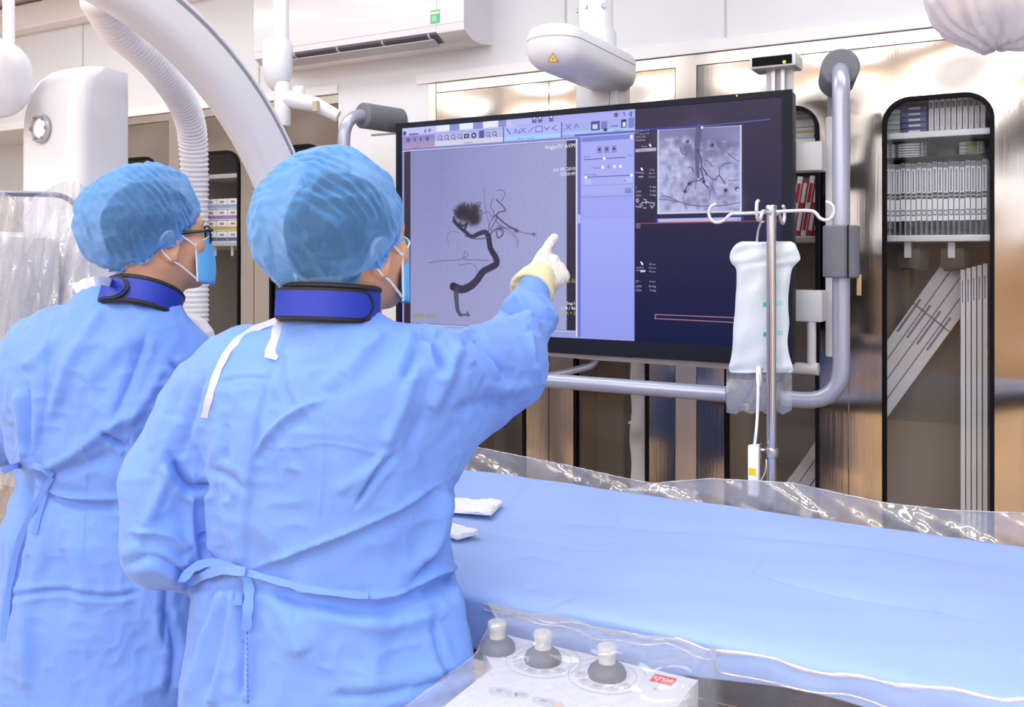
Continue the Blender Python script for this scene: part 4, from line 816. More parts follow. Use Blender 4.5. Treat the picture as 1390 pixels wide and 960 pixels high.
# ------------------------------------------------------------------ air conditioner
ACW = mat('ac_white', '#eceaf0', 0.25, coat=.3); ACD = mat('ac_dark_slot', '#62626e', .5); ACV = mat('ac_vane', '#b9b8c2', .4)
a0, a1 = -2.99, -1.872
r = thing('air_conditioner', 'white wall air conditioner with open flap and green energy label', 'air conditioner', ((a0+a1)/2, D, 2.43))
prof = [(3.2, 2.75), (3.0, 2.75), (2.985, 2.74), (2.98, 2.72), (2.98, 2.475), (2.985, 2.463), (3.035, 2.437), (3.10, 2.43), (3.2, 2.445)]
obj('body', MB().prism([(a0, y, z) for y, z in prof], (a1-a0, 0, 0)), ACW, r, 30)
sl0, sl1 = a0+.13, SQ(592, 2.98)
obj('air_slot', MB().prism([(sl0, y, z) for y, z in ((2.980, 2.468), (2.983, 2.459), (3.033, 2.4335), (3.04, 2.437))], (sl1-sl0, 0, 0)), ACD, r, None)
obj('flap', MB().prism([(sl0+.01, y, z) for y, z in ((2.995, 2.445), (2.997, 2.441), (3.033, 2.421), (3.036, 2.428))], (sl1-sl0-.03, 0, 0)), ACV, r, None)
for t in (.12, .4, .68, .95):
    x = sl0+(sl1-sl0)*t; obj('vane', MB().prism([(x, y, z) for y, z in ((2.979, 2.466), (3.03, 2.4335), (3.034, 2.424), (2.985, 2.452))], (.008, 0, 0)), ACV, r, None)
obj('end_seam', MB().box((SQ(592, 2.98), 2.979, 2.476), (SQ(592, 2.98)+.003, 2.982, 2.72)), SEAM, r, None)
obj('front_seam', MB().box((a0, 2.9785, 2.493), (a1, 2.981, 2.4955)), SEAM, r, None)
lb = obj('energy_label', MB().box((SQ(584.5, 2.98), 2.978, zz(590, 32, 2.98)), (SQ(597, 2.98), 2.98, zz(590, 14, 2.98))), mat('label_green', '#58c08a', .4), r, None)
obj('label_strip', MB().box((SQ(584.5, 2.98), 2.9772, zz(590, 19.5, 2.98)), (SQ(597, 2.98), 2.978, zz(590, 16, 2.98))), mat('label_sand', '#e8dcc0', .5), lb, None)
obj('label_print', MB().box((SQ(586.5, 2.98), 2.9772, zz(590, 29, 2.98)), (SQ(593, 2.98), 2.978, zz(590, 21.5, 2.98))), mat('label_pale', '#8fd8b0', .5), lb, None)
# small white wall box on the pier
xs0, xs1 = SQ(506, D-.02), SQ(548, D-.02)
r = thing('wall_box', 'shallow white service panel on the wall left of the monitor', 'panel', ((xs0+xs1)/2, D, zz(520, 240, D)))
obj('cover', MB().box((xs0, D-.03, zz(520, 260, D)), (xs1, D, zz(515, 185, D)), .004), mat('panel_white', '#dfe1e6', .4), r, 30)
obj('lip', MB().box((xs0, D-.034, zz(515, 185, D)), (xs1, D, zz(515, 183, D)), .001), GREYP, r, None)
# ------------------------------------------------------------------ large monitor, its picture painted from code
QM = 2.655; S0, S1, ZT, ZB = -1.957, -0.552, EYE+0.477, EYE-0.323
BEZ = mat('monitor_bezel', '#1a1d2b', 0.5, spec=.15); HOUS = mat('monitor_housing', '#1d2133', .5, spec=.2)
mon = thing('large_monitor', 'very large black monitor showing a grey angiogram and a blue tool panel', 'monitor', ((S0+S1)/2, QM, ZB))
obj('housing', MB().box((S0+.002, QM+.006, ZB+.002), (S1-.002, QM+.065, ZT-.002), .006), HOUS, mon, 30)
BL, BR, BT, BB = .018, .030, .019, .052
obj('bezel', MB().box((S0, QM-.004, ZT-BT), (S1, QM+.006, ZT)).box((S0, QM-.004, ZB), (S1, QM+.006, ZB+BB)).box((S0, QM-.004, ZB+BB), (S0+BL, QM+.006, ZT-BT)).box((S1-BR, QM-.004, ZB+BB), (S1, QM+.006, ZT-BT)), BEZ, mon, None)
TW, TH = 1750, 970
sx0, sx1, sz0, sz1 = S0+BL, S1-BR, ZB+BB, ZT-BT
img = np.zeros((TH, TW, 3), np.float32)
def tp(pts):
    """photo pixels -> texture pixels on the screen plane"""
    out = []
    for (px, py) in pts:
        p = PQ(px, py, QM); out.append(((p.x-sx0)/(sx1-sx0)*TW, (sz1-p.z)/(sz1-sz0)*TH))
    return np.array(out, np.float32)
def hexc(c): c = c.lstrip('#'); return np.array([int(c[i:i+2], 16)/255 for i in (0, 2, 4)], np.float32)
def win(lo, hi):
    x0, y0 = max(0, int(lo[0])-1), max(0, int(lo[1])-1); x1, y1 = min(TW, int(hi[0])+2), min(TH, int(hi[1])+2)
    if x1 <= x0 or y1 <= y0: return None
    yy, xx = np.mgrid[y0:y1, x0:x1].astype(np.float32); return (slice(y0, y1), slice(x0, x1)), xx+.5, yy+.5
def fill(pts, c0, c1=None, alpha=1.0, horiz=False):
    """convex outline in photo pixels, optional gradient"""
    t = tp(pts); g = win(t.min(0), t.max(0))
    if g is None: return
    sl, xx, yy = g; m = np.ones_like(xx); n = len(t)
    ar = sum(t[i, 0]*t[(i+1) % n, 1]-t[(i+1) % n, 0]*t[i, 1] for i in range(n)); sg = 1 if ar > 0 else -1
    for i in range(n):
        a, b = t[i], t[(i+1) % n]; e = b-a; m = np.minimum(m, np.clip(sg*(e[0]*(yy-a[1])-e[1]*(xx-a[0]))/max(1e-6, np.hypot(*e))+.5, 0, 1))
    col = hexc(c0)
    if c1 is not None:
        k = (xx-t[:, 0].min())/np.ptp(t[:, 0]) if horiz else (yy-t[:, 1].min())/np.ptp(t[:, 1]); col = col*(1-k[..., None])+hexc(c1)*k[..., None]
    m = (m*alpha)[..., None]; img[sl] = img[sl]*(1-m)+col*m
def stroke(pts, wpx, c, alpha=1.0, soft=1.0, w1=None, sm=True):
    if sm and len(pts) > 2: pts = [(p.x, p.y) for p in spline([(x, y, 0) for x, y in pts], 6)]
    t = tp(pts); s = TW/513.0; w1 = wpx if w1 is None else w1; n = len(t)
    g = win(t.min(0)-s*max(wpx, w1)-4*soft, t.max(0)+s*max(wpx, w1)+4*soft)
    if g is None: return
    sl, xx, yy = g; best = np.zeros_like(xx)
    for i in range(n-1):
        a, b = t[i], t[i+1]; e = b-a; L = max(1e-6, float(e@e)); k = np.clip(((xx-a[0])*e[0]+(yy-a[1])*e[1])/L, 0, 1)
        d = np.hypot(xx-a[0]-k*e[0], yy-a[1]-k*e[1]); r = .5*s*(wpx+(w1-wpx)*(i+k)/(n-1)); best = np.maximum(best, np.clip((r-d)/(2*soft)+.5, 0, 1))
    m = (best*alpha)[..., None]; img[sl] = img[sl]*(1-m)+hexc(c)*m
def blob(c, rx, ry, colr, alpha, pw=2.0):
    t = tp([c])[0]; s = TW/513.0; g = win(t-np.array([rx, ry])*s*2, t+np.array([rx, ry])*s*2)
    if g is None: return
    sl, xx, yy = g; d = np.sqrt(((xx-t[0])/(rx*s))**2+((yy-t[1])/(ry*s))**2); m = (np.exp(-d**pw)*alpha)[..., None]; img[sl] = img[sl]*(1-m)+hexc(colr)*m
# row line helper: y on a line that recedes with the screen, given at x=700
def ry(x, y700): return HY + (y700-HY)*(x+1498)/(700+1498)
def band(x0, x1, ya, yb, c0, c1=None, alpha=1.0, horiz=False): fill([(x0, ry(x0, ya)), (x1, ry(x1, ya)), (x1, ry(x1, yb)), (x0, ry(x0, yb))], c0, c1, alpha, horiz)
band(530, 1075, 140, 520, '#3f3650', '#04103a')
band(861, 1075, 140, 300, '#42384f', '#2c2845'); band(861, 1075, 300, 500, '#2a2646', '#03103f')
band(546, 861, 140, 460, '#9a9fe0')
band(546, 862, 156, 172, '#a9abf0', '#aeb0f4'); band(546, 700, 157, 172, '#c3c6f6'); band(546, 862, 172, 191, '#a3a8ea')
for x0, x1 in ((592, 610), (624, 642), (656, 676)): band(x0, x1, 159, 170, '#e9ecfb')
for x0, x1 in ((610, 623), (642, 655), (676, 687)): band(x0, x1, 160, 171, '#8b90d4')
band(694, 728, 158, 170, '#b7baf4')
for x in (722, 730, 745): band(x, x+6, 160, 169, '#6c6fae'); band(x+1.5, x+4.5, 161, 164, '#d9dbfa')
blob((549, 181), 3, 3, '#45488a', 1, 6); band(555, 568, 170.0, 172.5, '#7074b8'); blob((577, 178), 1.5, 2, '#4b4e90', 1); blob((583, 177), 2, 2, '#5a5da0', 1)
# tool groups
band(547, 590, 174, 193, '#8f86cc', '#b79cb4'); band(590, 683, 173.5, 184, '#b6b6e4'); band(590, 683, 184, 191, '#d5d3e6'); band(684, 761, 172, 185, '#b0b9fb'); band(684, 761, 185, 190.5, '#a9d2ff')
band(763, 861, 172, 184, '#a7aff0'); band(763, 861, 184, 188, '#a9c6ee')
band(682.5, 684, 171, 192, '#6468b4'); band(761.5, 763, 171, 192, '#6468b4')
for i, x in enumerate((554, 563, 571, 580)): blob((x, ry(x, 179)), 3 if i in (0, 3) else 1.6, 3.2, '#4b4a92', .8, 4)
for i, x in enumerate((597, 606, 615, 624, 633, 643, 652, 662, 671)):
    y = ry(x, 179.5)
    if i in (4,): band(x-3.2, x+3.2, 176.5, 182.5, '#34355e'); blob((x, y), 1.4, 1.6, '#d8daf8', 1, 6)
    elif i == 5: blob((x, y), 4, 4, '#3b3c6c', 1, 8); blob((x, y), 1.6, 1.6, '#e0e2fa', 1, 6)
    elif i == 6: band(x-2, x+5, 173.5, 184, '#5558a0')
    else: stroke([(x-2.5, y-2), (x+1.5, y-3), (x+2.5, y+.5), (x-1, y+2.5), (x-3, y)], 1, '#5a5c98', .9); stroke([(x+1.5, y+1.5), (x+3.5, y+4)], 1.1, '#5a5c98', .9)
for x, pl in ((690, [(-3, -4), (3, 4)]), (710, [(-4, -3.5), (4, 4)]), (710, [(4, -4), (-4, 4)]), (721, [(-4.5, 4), (4.5, -4)]), (742, [(-4, -3), (0, 3), (4, -3)]), (752, [(4, -4), (-4, 1), (4, 4)]), (771, [(-4, -4), (4, 4)]), (771, [(4, -4), (-4, 4)]), (782, [(-3, 3), (0, -3), (4, 2)])):
    stroke([(x+a*.8, ry(x, 177.5)+b*.8) for a, b in pl], .9, '#565b9c' if x != 690 else '#1d2050', .95, sm=False)
stroke([(727, ry(727, 174)), (736, ry(736, 173.6)), (736, ry(736, 181)), (727, ry(727, 181.4)), (727, ry(727, 174))], 1.0, '#6468b0', .9, sm=False)
band(802, 814, 173, 185, '#50549c'); band(804, 811, 177, 183, '#c9cdf8'); band(816, 824, 174, 184, '#7a80c4'); stroke([(830, ry(830, 181)), (838, ry(838, 181))], 1.3, '#666bb0'); band(843, 850, 173.5, 184, '#3c4078'); band(845, 849, 177, 183, '#e1e3fb'); band(853, 861, 172, 185, '#8085d2')
band(819, 824, 183, 187, '#3d4684'); blob((836, 156), 2.6, 2.6, '#24264c', 1, 8); blob((836, 156), 1.1, 1.1, '#c0c4f8', 1, 6); stroke([(846, 153), (848, 154.5), (847, 157)], 1, '#4a4d86'); stroke([(854, 155), (857, 151.5), (857, 158), (854, 155)], 1, '#4a4d86', sm=False)
# main angiogram
band(546, 787, 191.5, 194.3, '#8388d0'); band(546, 787, 194.4, 195.6, '#d6d9fb'); band(547.5, 783, 195.6, 446, '#413a4c', '#302a3c')
fill([(557, ry(557, 196)), (769, ry(769, 196)), (769, ry(769, 445)), (557, ry(557, 445))], '#8a8cbf', '#9297c6'); [fill([(600+8*k, ry(600+8*k, 196)), (769, ry(769, 196)), (769, ry(769, 445)), (600+8*k, ry(600+8*k, 445))], '#abafda', None, .055) for k in range(20)]
[fill([(557, ry(557, 280+9*k)), (769, ry(769, 280+9*k)), (769, ry(769, 445)), (557, ry(557, 445))], '#a29fca', None, .035) for k in range(15)]
stroke([(548, 205), (548, 444)], 1.0, '#c9ccf4', .7, sm=False); band(547, 787, 445.5, 447.3, '#b9bce6'); stroke([(782, ry(782, 195)), (782, ry(782, 446))], 1.2, '#e6e7fa', 1, sm=False)
rg = np.random.RandomState(3); nz = rg.normal(0, 1, (TH//3+1, TW//3+1)).astype(np.float32); nz = np.kron(nz, np.ones((3, 3), np.float32))[:TH, :TW]
t = tp([(557, 200), (769, 440)]); ys, xs = slice(int(t[0, 1])+8, int(t[1, 1])-8), slice(int(t[0, 0]), int(t[1, 0])); img[ys, xs] += .010*nz[ys, xs, None]
R7 = lambda L: [(530+x/2.594, 110+y/2.594) for x, y in L]
DK = '#3a3448'
for c, rx, ry_, al in (((272, 468), 19, 14, .95), ((250, 455), 11, 10, .9), ((295, 485), 12, 11, .9), ((240, 470), 8, 7, .7), ((300, 450), 7, 8, .7)):
    x, y = R7([c])[0]; blob((x, y), rx*.85, ry_*.85, '#362d3a', al, 4)
for i in range(46):
    a = rg.uniform(0, 6.28); rr = rg.uniform(.6, 1.15); x, y = R7([(270+52*rr*math.cos(a), 468+36*rr*math.sin(a))])[0]; blob((x, y), rg.uniform(1, 2.6), rg.uniform(1, 2.4), '#3a3140', .6)
stroke(R7([(222, 492), (240, 512), (262, 530), (285, 548), (310, 538), (335, 533), (346, 560), (352, 590), (372, 625), (372, 645), (350, 658), (325, 672), (305, 700), (282, 722), (250, 734), (222, 724)]), 4.2, DK, .95, 1.5, 11.5)
blob(R7([(220, 724)])[0], 5.2, 5.2, '#322b3c', 1, 6); stroke(R7([(345, 545), (352, 590), (370, 625), (371, 645), (350, 660)]), 7.5, DK, .95, 1.6)
stroke(R7([(230, 735), (232, 770), (236, 806), (246, 824)]), 8, '#4c4660', .85, 2.0, 5); stroke(R7([(246, 825), (262, 823), (275, 826), (270, 815)]), 3, '#504a66', .8, 1.5)
stroke(R7([(222, 480), (232, 500), (256, 510), (270, 500), (262, 520)]), 3.2, DK, .9, 1.3); stroke(R7([(262, 545), (300, 556), (345, 552)]), 1.8, '#575070', .8)
for L, wv, al in (([(345, 555), (360, 528), (390, 522), (395, 540), (378, 552), (372, 530)], 2, .75), ([(372, 475), (400, 500), (445, 528)], 2.2, .85), ([(445, 528), (470, 535), (508, 540)], 1.2, .6), ([(362, 480), (385, 462), (405, 455), (385, 430), (372, 418)], 1.8, .75), ([(375, 385), (395, 385), (402, 400), (390, 425)], 1.2, .5),
                  ([(330, 380), (332, 440), (345, 500), (345, 530)], 1.1, .45), ([(360, 415), (352, 440), (365, 470), (350, 500), (345, 535)], 1.3, .6), ([(400, 520), (430, 535), (448, 560), (445, 585)], 1.0, .45), ([(135, 640), (190, 632), (250, 628), (262, 600), (272, 615), (258, 628), (300, 630), (345, 632)], 1.2, .5), ([(240, 650), (280, 642), (300, 655), (306, 672)], 1.1, .45),
                  ([(205, 575), (200, 545), (215, 530), (240, 535)], 1.1, .35), ([(375, 480), (365, 500), (352, 525)], 1.6, .7), ([(358, 640), (372, 610), (380, 600)], 1.2, .5), ([(380, 460), (372, 490), (395, 515), (440, 520)], 1.3, .6), ([(320, 470), (345, 460), (360, 490)], 1.2, .5), ([(300, 430), (318, 428), (310, 440)], 1.2, .7), ([(400, 530), (432, 545), (445, 575)], .9, .35)):
    stroke(R7(L), wv, '#4a4462', al, 1.1)
blob(R7([(505, 540)])[0], 2.5, 2, '#4c4564', .7); blob(R7([(443, 527)])[0], 3, 2.2, '#453e58', .8); blob(R7([(385, 518)])[0], 5, 3, '#453e58', .6)
# blue tool panel
fill([(785, ry(785, 190)), (861, ry(861, 190)), (861, ry(861, 453)), (785, ry(785, 453))], '#a3a9f6', '#9aa2f2'); band(789, 861, 300, 453, '#a4acfa', '#929cee'); band(784, 788, 192, 453, '#6d70cf'); band(781.5, 783.5, 195, 453, '#dcdffb')
band(780, 861, 188.5, 191, '#6065b8'); band(789, 860, 193, 199, '#8086d6'); band(855, 859, 194, 199, '#eceefe'); band(789, 859.5, 199, 268, '#a9aef5')
for x in (810, 820, 830): band(x, x+7, 206, 215, '#8b90cc'); blob((x+3.5, ry(x+3, 210)), 1.6, 1.6, '#34365f', 1, 6)
def slider(x0, x1, y, k): stroke([(x0, ry(x0, y)), (x1, ry(x1, y))], 1.0, '#565a98', 1, sm=False); [blob((x, ry(x, y)), 2, 2, '#ffffff', 1, 6) for x in k]
slider(792, 848, 222, (820,)); slider(793, 858, 245, (795, 857))
for x in (818, 826, 834, 842): blob((x, ry(x, 233)), 1.8, 2.2, '#ffffff' if x != 826 else '#7a7fc4', .9, 5)
stroke([(790, ry(790, 256)), (859, ry(859, 256))], .6, '#8287cc', .8, sm=False); band(792, 802, 248, 254, '#b9bffb'); band(848, 858, 248, 254, '#b9bffb'); band(848, 857, 261, 268, '#8b90cc'); stroke([(790, ry(790, 271)), (859, ry(859, 271))], .8, '#7f84c8', .9, sm=False)
band(784.5, 787.5, 293, 305, '#b9bef8')
# right hand dark side
R5 = lambda L: [(850+x/6.856, 170+y/6.856) for x, y in L]
stroke([(864, 176), (955, 171)], 1.6, '#4438c0', 1, sm=False); stroke([(955, 171), (1045, 162)], 1.4, '#5a68d0', .8, sm=False)
fill(R5([(292, 42), (1070, -2), (1070, 806), (292, 826)]), '#a5a7d2', '#b4b8e2')
fill(R5([(300, 50), (1060, 10), (1060, 250), (300, 260)]), '#74749f', '#9a9cc8', .75)
for (c, rx, ry_, colr, al) in (((670, 240), 18, 30, '#6a6894', .8), ((860, 200), 16, 12, '#66658f', .75), ((420, 120), 16, 10, '#7c7ca8', .6), ((430, 270), 18, 3, '#5b5a84', .7), ((560, 220), 10, 10, '#6d6c98', .6), ((680, 660), 18, 10, '#7d7ca8', .6), ((960, 720), 14, 10, '#8482b0', .6), ((820, 600), 20, 14, '#8d8cbb', .5)):
    blob(R5([c])[0], rx, ry_, colr, al)
for i in range(420):
    x, y = rg.uniform(310, 1050), rg.uniform(120, 800); c = R5([(x, y)])[0]; d = rg.rand() < .45; blob(c, rg.uniform(1, 4.2), rg.uniform(1, 4.5), '#ccd0f0' if not d else '#67668f', rg.uniform(.15, .5))
for (x, y) in ((415, 195), (375, 245), (470, 235), (330, 290), (545, 140), (490, 470), (510, 275)): blob(R5([(x, y)])[0], 4, 4.5, '#ccd0f0', .7)
stroke(R5([(680, 20), (668, 120), (660, 240), (660, 380), (668, 480)]), 7.5, '#5a5682', .85, 2, 3.5)
for L, wv in (([(660, 230), (690, 300), (705, 390), (735, 430), (745, 460)], 2.0), ([(690, 400), (715, 480), (725, 540), (765, 585)], 2.0), ([(715, 490), (680, 515), (640, 520), (590, 545), (555, 590), (545, 630)], 1.8), ([(735, 330), (770, 340), (800, 385)], 1.3), ([(745, 450), (800, 500), (830, 505), (865, 470), (920, 550)], 1.4), ([(865, 470), (870, 400), (910, 360), (970, 350)], .9), ([(940, 250), (990, 300), (1050, 340)], 1.0), ([(575, 400), (600, 390), (625, 430)], 1.2), ([(655, 500), (640, 590)], .9), ([(780, 540), (830, 640)], .8), ([(540, 640), (530, 700), (560, 780)], .8), ([(780, 600), (775, 690)], .8),
              ([(310, 690), (340, 655), (420, 680), (500, 715), (580, 740), (700, 752), (860, 750), (970, 735), (1060, 718)], 1.2), ([(310, 690), (420, 700), (500, 716)], 1.0), ([(950, 515), (1045, 510)], .9), ([(500, 200), (520, 260), (560, 280)], 1.2)):
    stroke(R5(L), wv*.75, '#45406a', .85, 1.1)
for (x, y, c) in ((585, 545, '#35305a'), (1030, 592, '#1e1c38'), (925, 606, '#2c2a4c'), (800, 185, '#35305a'), (570, 152, '#403c62'), (720, 525, '#35305a'), (548, 615, '#35305a')): blob(R5([(x, y)])[0], 2.2, 2.2, c, .95, 3)
blob(R5([(705, 20)])[0], 1.4, 2, '#f4f4ff', 1, 4); blob(R5([(1036, 598)])[0], 1.2, 1.2, '#f4f4ff', 1, 4)
for L in ([(296, 46), (296, 820)], [(1067, 2), (1067, 804)], [(296, 821), (1067, 803)]): stroke(R5(L), 2.0, '#dfe2fb', .8, 2.0, sm=False)
fill([(889.5, 296.3), (1010, 293.5), (1010, 301), (889.5, 302.5)], '#2b2f9c'); fill([(892.5, 297), (1006, 294.6), (1006, 301), (892.5, 302)], '#a2a8da'); fill([(895, 297.5), (1000, 295), (1000, 300), (895, 301.5)], '#c4c8ee', None, .5)
stroke([(863, 303.5), (1010, 300.5), (1055, 299.5)], 1.4, '#a8403c', 1, sm=False)
for (x, y) in ((864, 179), (866, 307)): blob((x, y), 3, 3, '#86849c', .9, 6); blob((x, y), 1.6, 1.6, '#4a4660', .9, 5)
fill(R5([(85, 222), (278, 207), (278, 240), (85, 250)]), '#b4b2cc')
for (x, y) in ((222, 188), (145, 410)): stroke(R5([(x-4, y-8), (x+4, y+6)]), 2.2, '#eeeef8', 1, sm=False)
for y in (360.5, 364): stroke([(864, y+3), (873, y+3)], 1.4, '#8e8ca4', .9)
stroke([(870, 356), (872, 359)], 2, '#f0f0f8', 1, sm=False); stroke([(870, 368.5), (875, 368)], 2.2, '#d9d9ea', 1, sm=False)
for L in ([(95, 690), (112, 690), (112, 715), (95, 715), (95, 690)], [(125, 745), (150, 720), (190, 715), (265, 728)], [(165, 690), (185, 695), (185, 730)], [(90, 755), (130, 765), (150, 745)], [(160, 770), (185, 770)], [(225, 745), (240, 770), (260, 740)]): stroke(R5(L), 1.4, '#b9b7cc', .9, sm=False)
stroke(R5([(90, 440), (160, 445)]), 1.3, '#a3a1b8', .9); stroke(R5([(115, 480), (155, 480)]), 1.3, '#c9c7dc', .9)
for (a, b, c_) in (((889, 427), (1000, 431.5), 0), ((889, 432.5), (1000, 438), 0)): stroke([a, b], 1.1, '#b07a86', 1, sm=False)
stroke([(889.5, 427), (889.5, 433)], 1.2, '#b07a86', 1, sm=False); band(560, 575, 432, 436, '#8e9a50', None, .7); band(578, 592, 432.5, 436, '#8e9a50', None, .5)
im = bpy.data.images.new('screen_picture', TW, TH); px_ = np.ones((TH, TW, 4), np.float32); px_[..., :3] = np.clip(img[::-1], 0, 1); im.pixels.foreach_set(px_.ravel()); im.update(); im.pack()
SCR = bpy.data.materials.new('lit_screen'); SCR.use_nodes = True; nt = SCR.node_tree; bs = nt.nodes['Principled BSDF']; ti = nt.nodes.new('ShaderNodeTexImage'); ti.image = im; ti.extension = 'EXTEND'
bs.inputs['Base Color'].default_value = (.004, .004, .005, 1); bs.inputs['Roughness'].default_value = .4; bs.inputs['Specular IOR Level'].default_value = .10
nt.links.new(ti.outputs['Color'], bs.inputs['Emission Color']); bs.inputs['Emission Strength'].default_value = 0.82
scr = obj('screen', ([(sx0, QM+.001, sz0), (sx1, QM+.001, sz0), (sx1, QM+.001, sz1), (sx0, QM+.001, sz1)], [(0, 1, 2, 3)]), SCR, mon, None)
uv = scr.data.uv_layers.new(name='uv')
for i, c in enumerate(((0, 0), (1, 0), (1, 1), (0, 1))): uv.data[i].uv = c
obj('power_led', MB().box(PQ(999, 129, QM-.006), PQ(1001.5, 131, QM-.003)), glow('led_yellow', '#c8d44a', 1.0), mon, None)
# lettering on the screen
TWH, TYL, TDK, TGR = glow('screen_text_white', '#e8e9f4', 0.82), glow('screen_text_yellow', '#a9b23c', 0.82), glow('screen_text_dark', '#50548e', 0.82), glow('screen_text_grey', '#a6a4ba', 0.82)
def stext(body, px, py, hpx, m, al='LEFT'):
    p = PQ(px, py, QM-.0008); size = hpx*depth_of(p)/F/0.70
    text('screen_text', body, p, (1, 0, 0), (0, 0, 1), size, m, scr, al)
for b, x, y, h, m in (('Angio/IV AVM', 781, 200, 5.6, TWH), ('Jun 08, 2010', 781, 231, 4.6, TWH), ('03:50:49', 781, 237.8, 4.6, TWH), ('(5.5)', 781, 383.5, 5, TYL), ('Seg:1', 781, 414, 4.4, TWH), ('1.18 / 46', 781, 420.7, 4.4, TWH), ('MASK = 2', 781, 427.5, 4.2, TYL)): stext(b, x, y, h, m, 'RIGHT')
for b, x, y, h, m in (('Aa', 697, ry(697, 181.5), 7, TDK), ('3D Viewer', 555, ry(555, 171.5)+.5, 2.6, TDK), ('Navigation', 629, ry(629, 190), 2.4, TDK), ('Measure - Annotate', 703, ry(703, 189.5), 2.2, TDK), ('Viewports', 833, ry(833, 188), 2.2, TDK), ('Auto-link', 560, ry(560, 192), 2.4, TDK), ('Filter', 797, ry(797, 198.5), 2.6, TDK), ('Speed', 792, ry(792, 219.5), 3, TDK), ('5 fps', 851, ry(851, 221), 3, TDK), ('Mode', 805, ry(805, 235), 3.2, TDK), ('Loop range', 793, ry(793, 243), 2.8, TDK), ('1', 793, ry(793, 253), 3, TDK), ('46', 847, ry(847, 253), 3, TDK), ('Close', 849.5, ry(849, 267), 3, TDK),
                    ('DSA VAS', 863, 187.5, 2.6, TGR), ('NORMAL', 863, 192, 2.4, TGR), ('Subtract', 866, 205.5, 2.4, TDK), ('Frame', 871, 200, 2.2, TGR), ('15 fps', 881, 232, 2.4, TGR), ('80 cm', 881, 236.5, 2.4, TGR), ('110 cm', 880, 241.5, 2.4, TGR), ('L', 863, 255.5, 2.8, TGR), ('LAO', 863, 261.5, 2.8, TGR), ('CRA', 863, 267, 2.8, TGR), ('0 deg', 882, 255, 2.8, TGR), ('0 deg', 882, 260.5, 2.8, TGR), ('0 deg', 882, 266, 2.8, TGR),
                    ('30 cm', 881, 360, 2.6, TGR), ('100 cm', 880, 365, 2.6, TGR), ('90 cm', 881, 370, 2.6, TGR), ('LP ~', 863, 383.5, 3, TGR), ('LAO', 863, 390, 3, TGR), ('CRA', 863, 395.5, 3, TGR), ('0 cm', 882, 383.5, 2.8, TGR), ('45 deg', 880, 390, 2.8, TGR), ('0 deg', 882, 395.5, 2.8, TGR), ('DSA 12/14', 868, 178.5, 2.2, TGR), ('Study 1234', 868, 183, 2.2, TGR)):
    stext(b, x, y, h, m)

# ------------------------------------------------------------------ ceiling boom, frame with handles
BOOM = mat('boom_white', '#e0e1e8', 0.35); TUBE = mat('frame_grey_tube', '#a9adc0', 0.28, 0.35); FOAM = mat('grey_foam', '#73757f', 0.9, bump=(220, .4)); BRK = mat('bracket_white', '#d3d4d9', .4)
bs_, q0, q1 = -1.17, 2.37, 2.78
bm_ = thing('ceiling_boom', 'white ceiling boom arm with a yellow warning triangle, above the large monitor', 'boom', (bs_, 2.6, CEIL))
def stadium(r, ins, z):
    pts = []
    for (cy, a0) in ((q1, 0), (q0, 180)):
        for k in range(13):
            a = math.radians(a0+180*k/12); pts.append((bs_+(r-ins)*math.cos(a), cy+(r-ins)*math.sin(a), z))
    return pts
def stack(levels):
    vs = []; n = 26; fs = []
    for (ins, z) in levels: vs += stadium(.085, ins, z)
    for l in range(len(levels)-1): fs += [(l*n+i, l*n+(i+1) % n, (l+1)*n+(i+1) % n, (l+1)*n+i) for i in range(n)]
    fs += [tuple(range(n-1, -1, -1)), tuple(range((len(levels)-1)*n, len(levels)*n))]; return MB().add(vs, fs)
za, zb = EYE+.553, EYE+.668
obj('arm_lower_shell', stack([(.06, za-.012), (.03, za-.004), (.008, za+.016), (0, za+.036), (0, za+.070)]), BOOM, bm_, 60)
obj('arm_seam', stack([(.003, za+.070), (.003, za+.073)]), SEAM, bm_, None)
obj('arm_upper_shell', stack([(0, za+.073), (0, zb-.03), (.01, zb-.01), (.03, zb)]), BOOM, bm_, 60)
yc = 2.66; obj('column', MB().lathe([(.066, zb-.01), (.066, zb+.04), (.056, zb+.06), (.056, CEIL-.04), (.10, CEIL-.03), (.10, CEIL)], (bs_, yc, 0)), BOOM, bm_, 40)
for a in (200, 260, 320):
    c = Vector((bs_+.056*math.cos(math.radians(a)), yc+.056*math.sin(math.radians(a)), zb+.12)); obj('bolt', MB().cyl(c, c+Vector((math.cos(math.radians(a)), math.sin(math.radians(a)), 0))*.006, .008, 12), SHELFM, bm_)
tc_ = Vector((bs_-.012, q0-.0855, za+.062)); tri = lambda s_: [tc_+Vector((x*s_, 0, z*s_)) for x, z in ((-.024, -.018), (.024, -.018), (0, .024))]
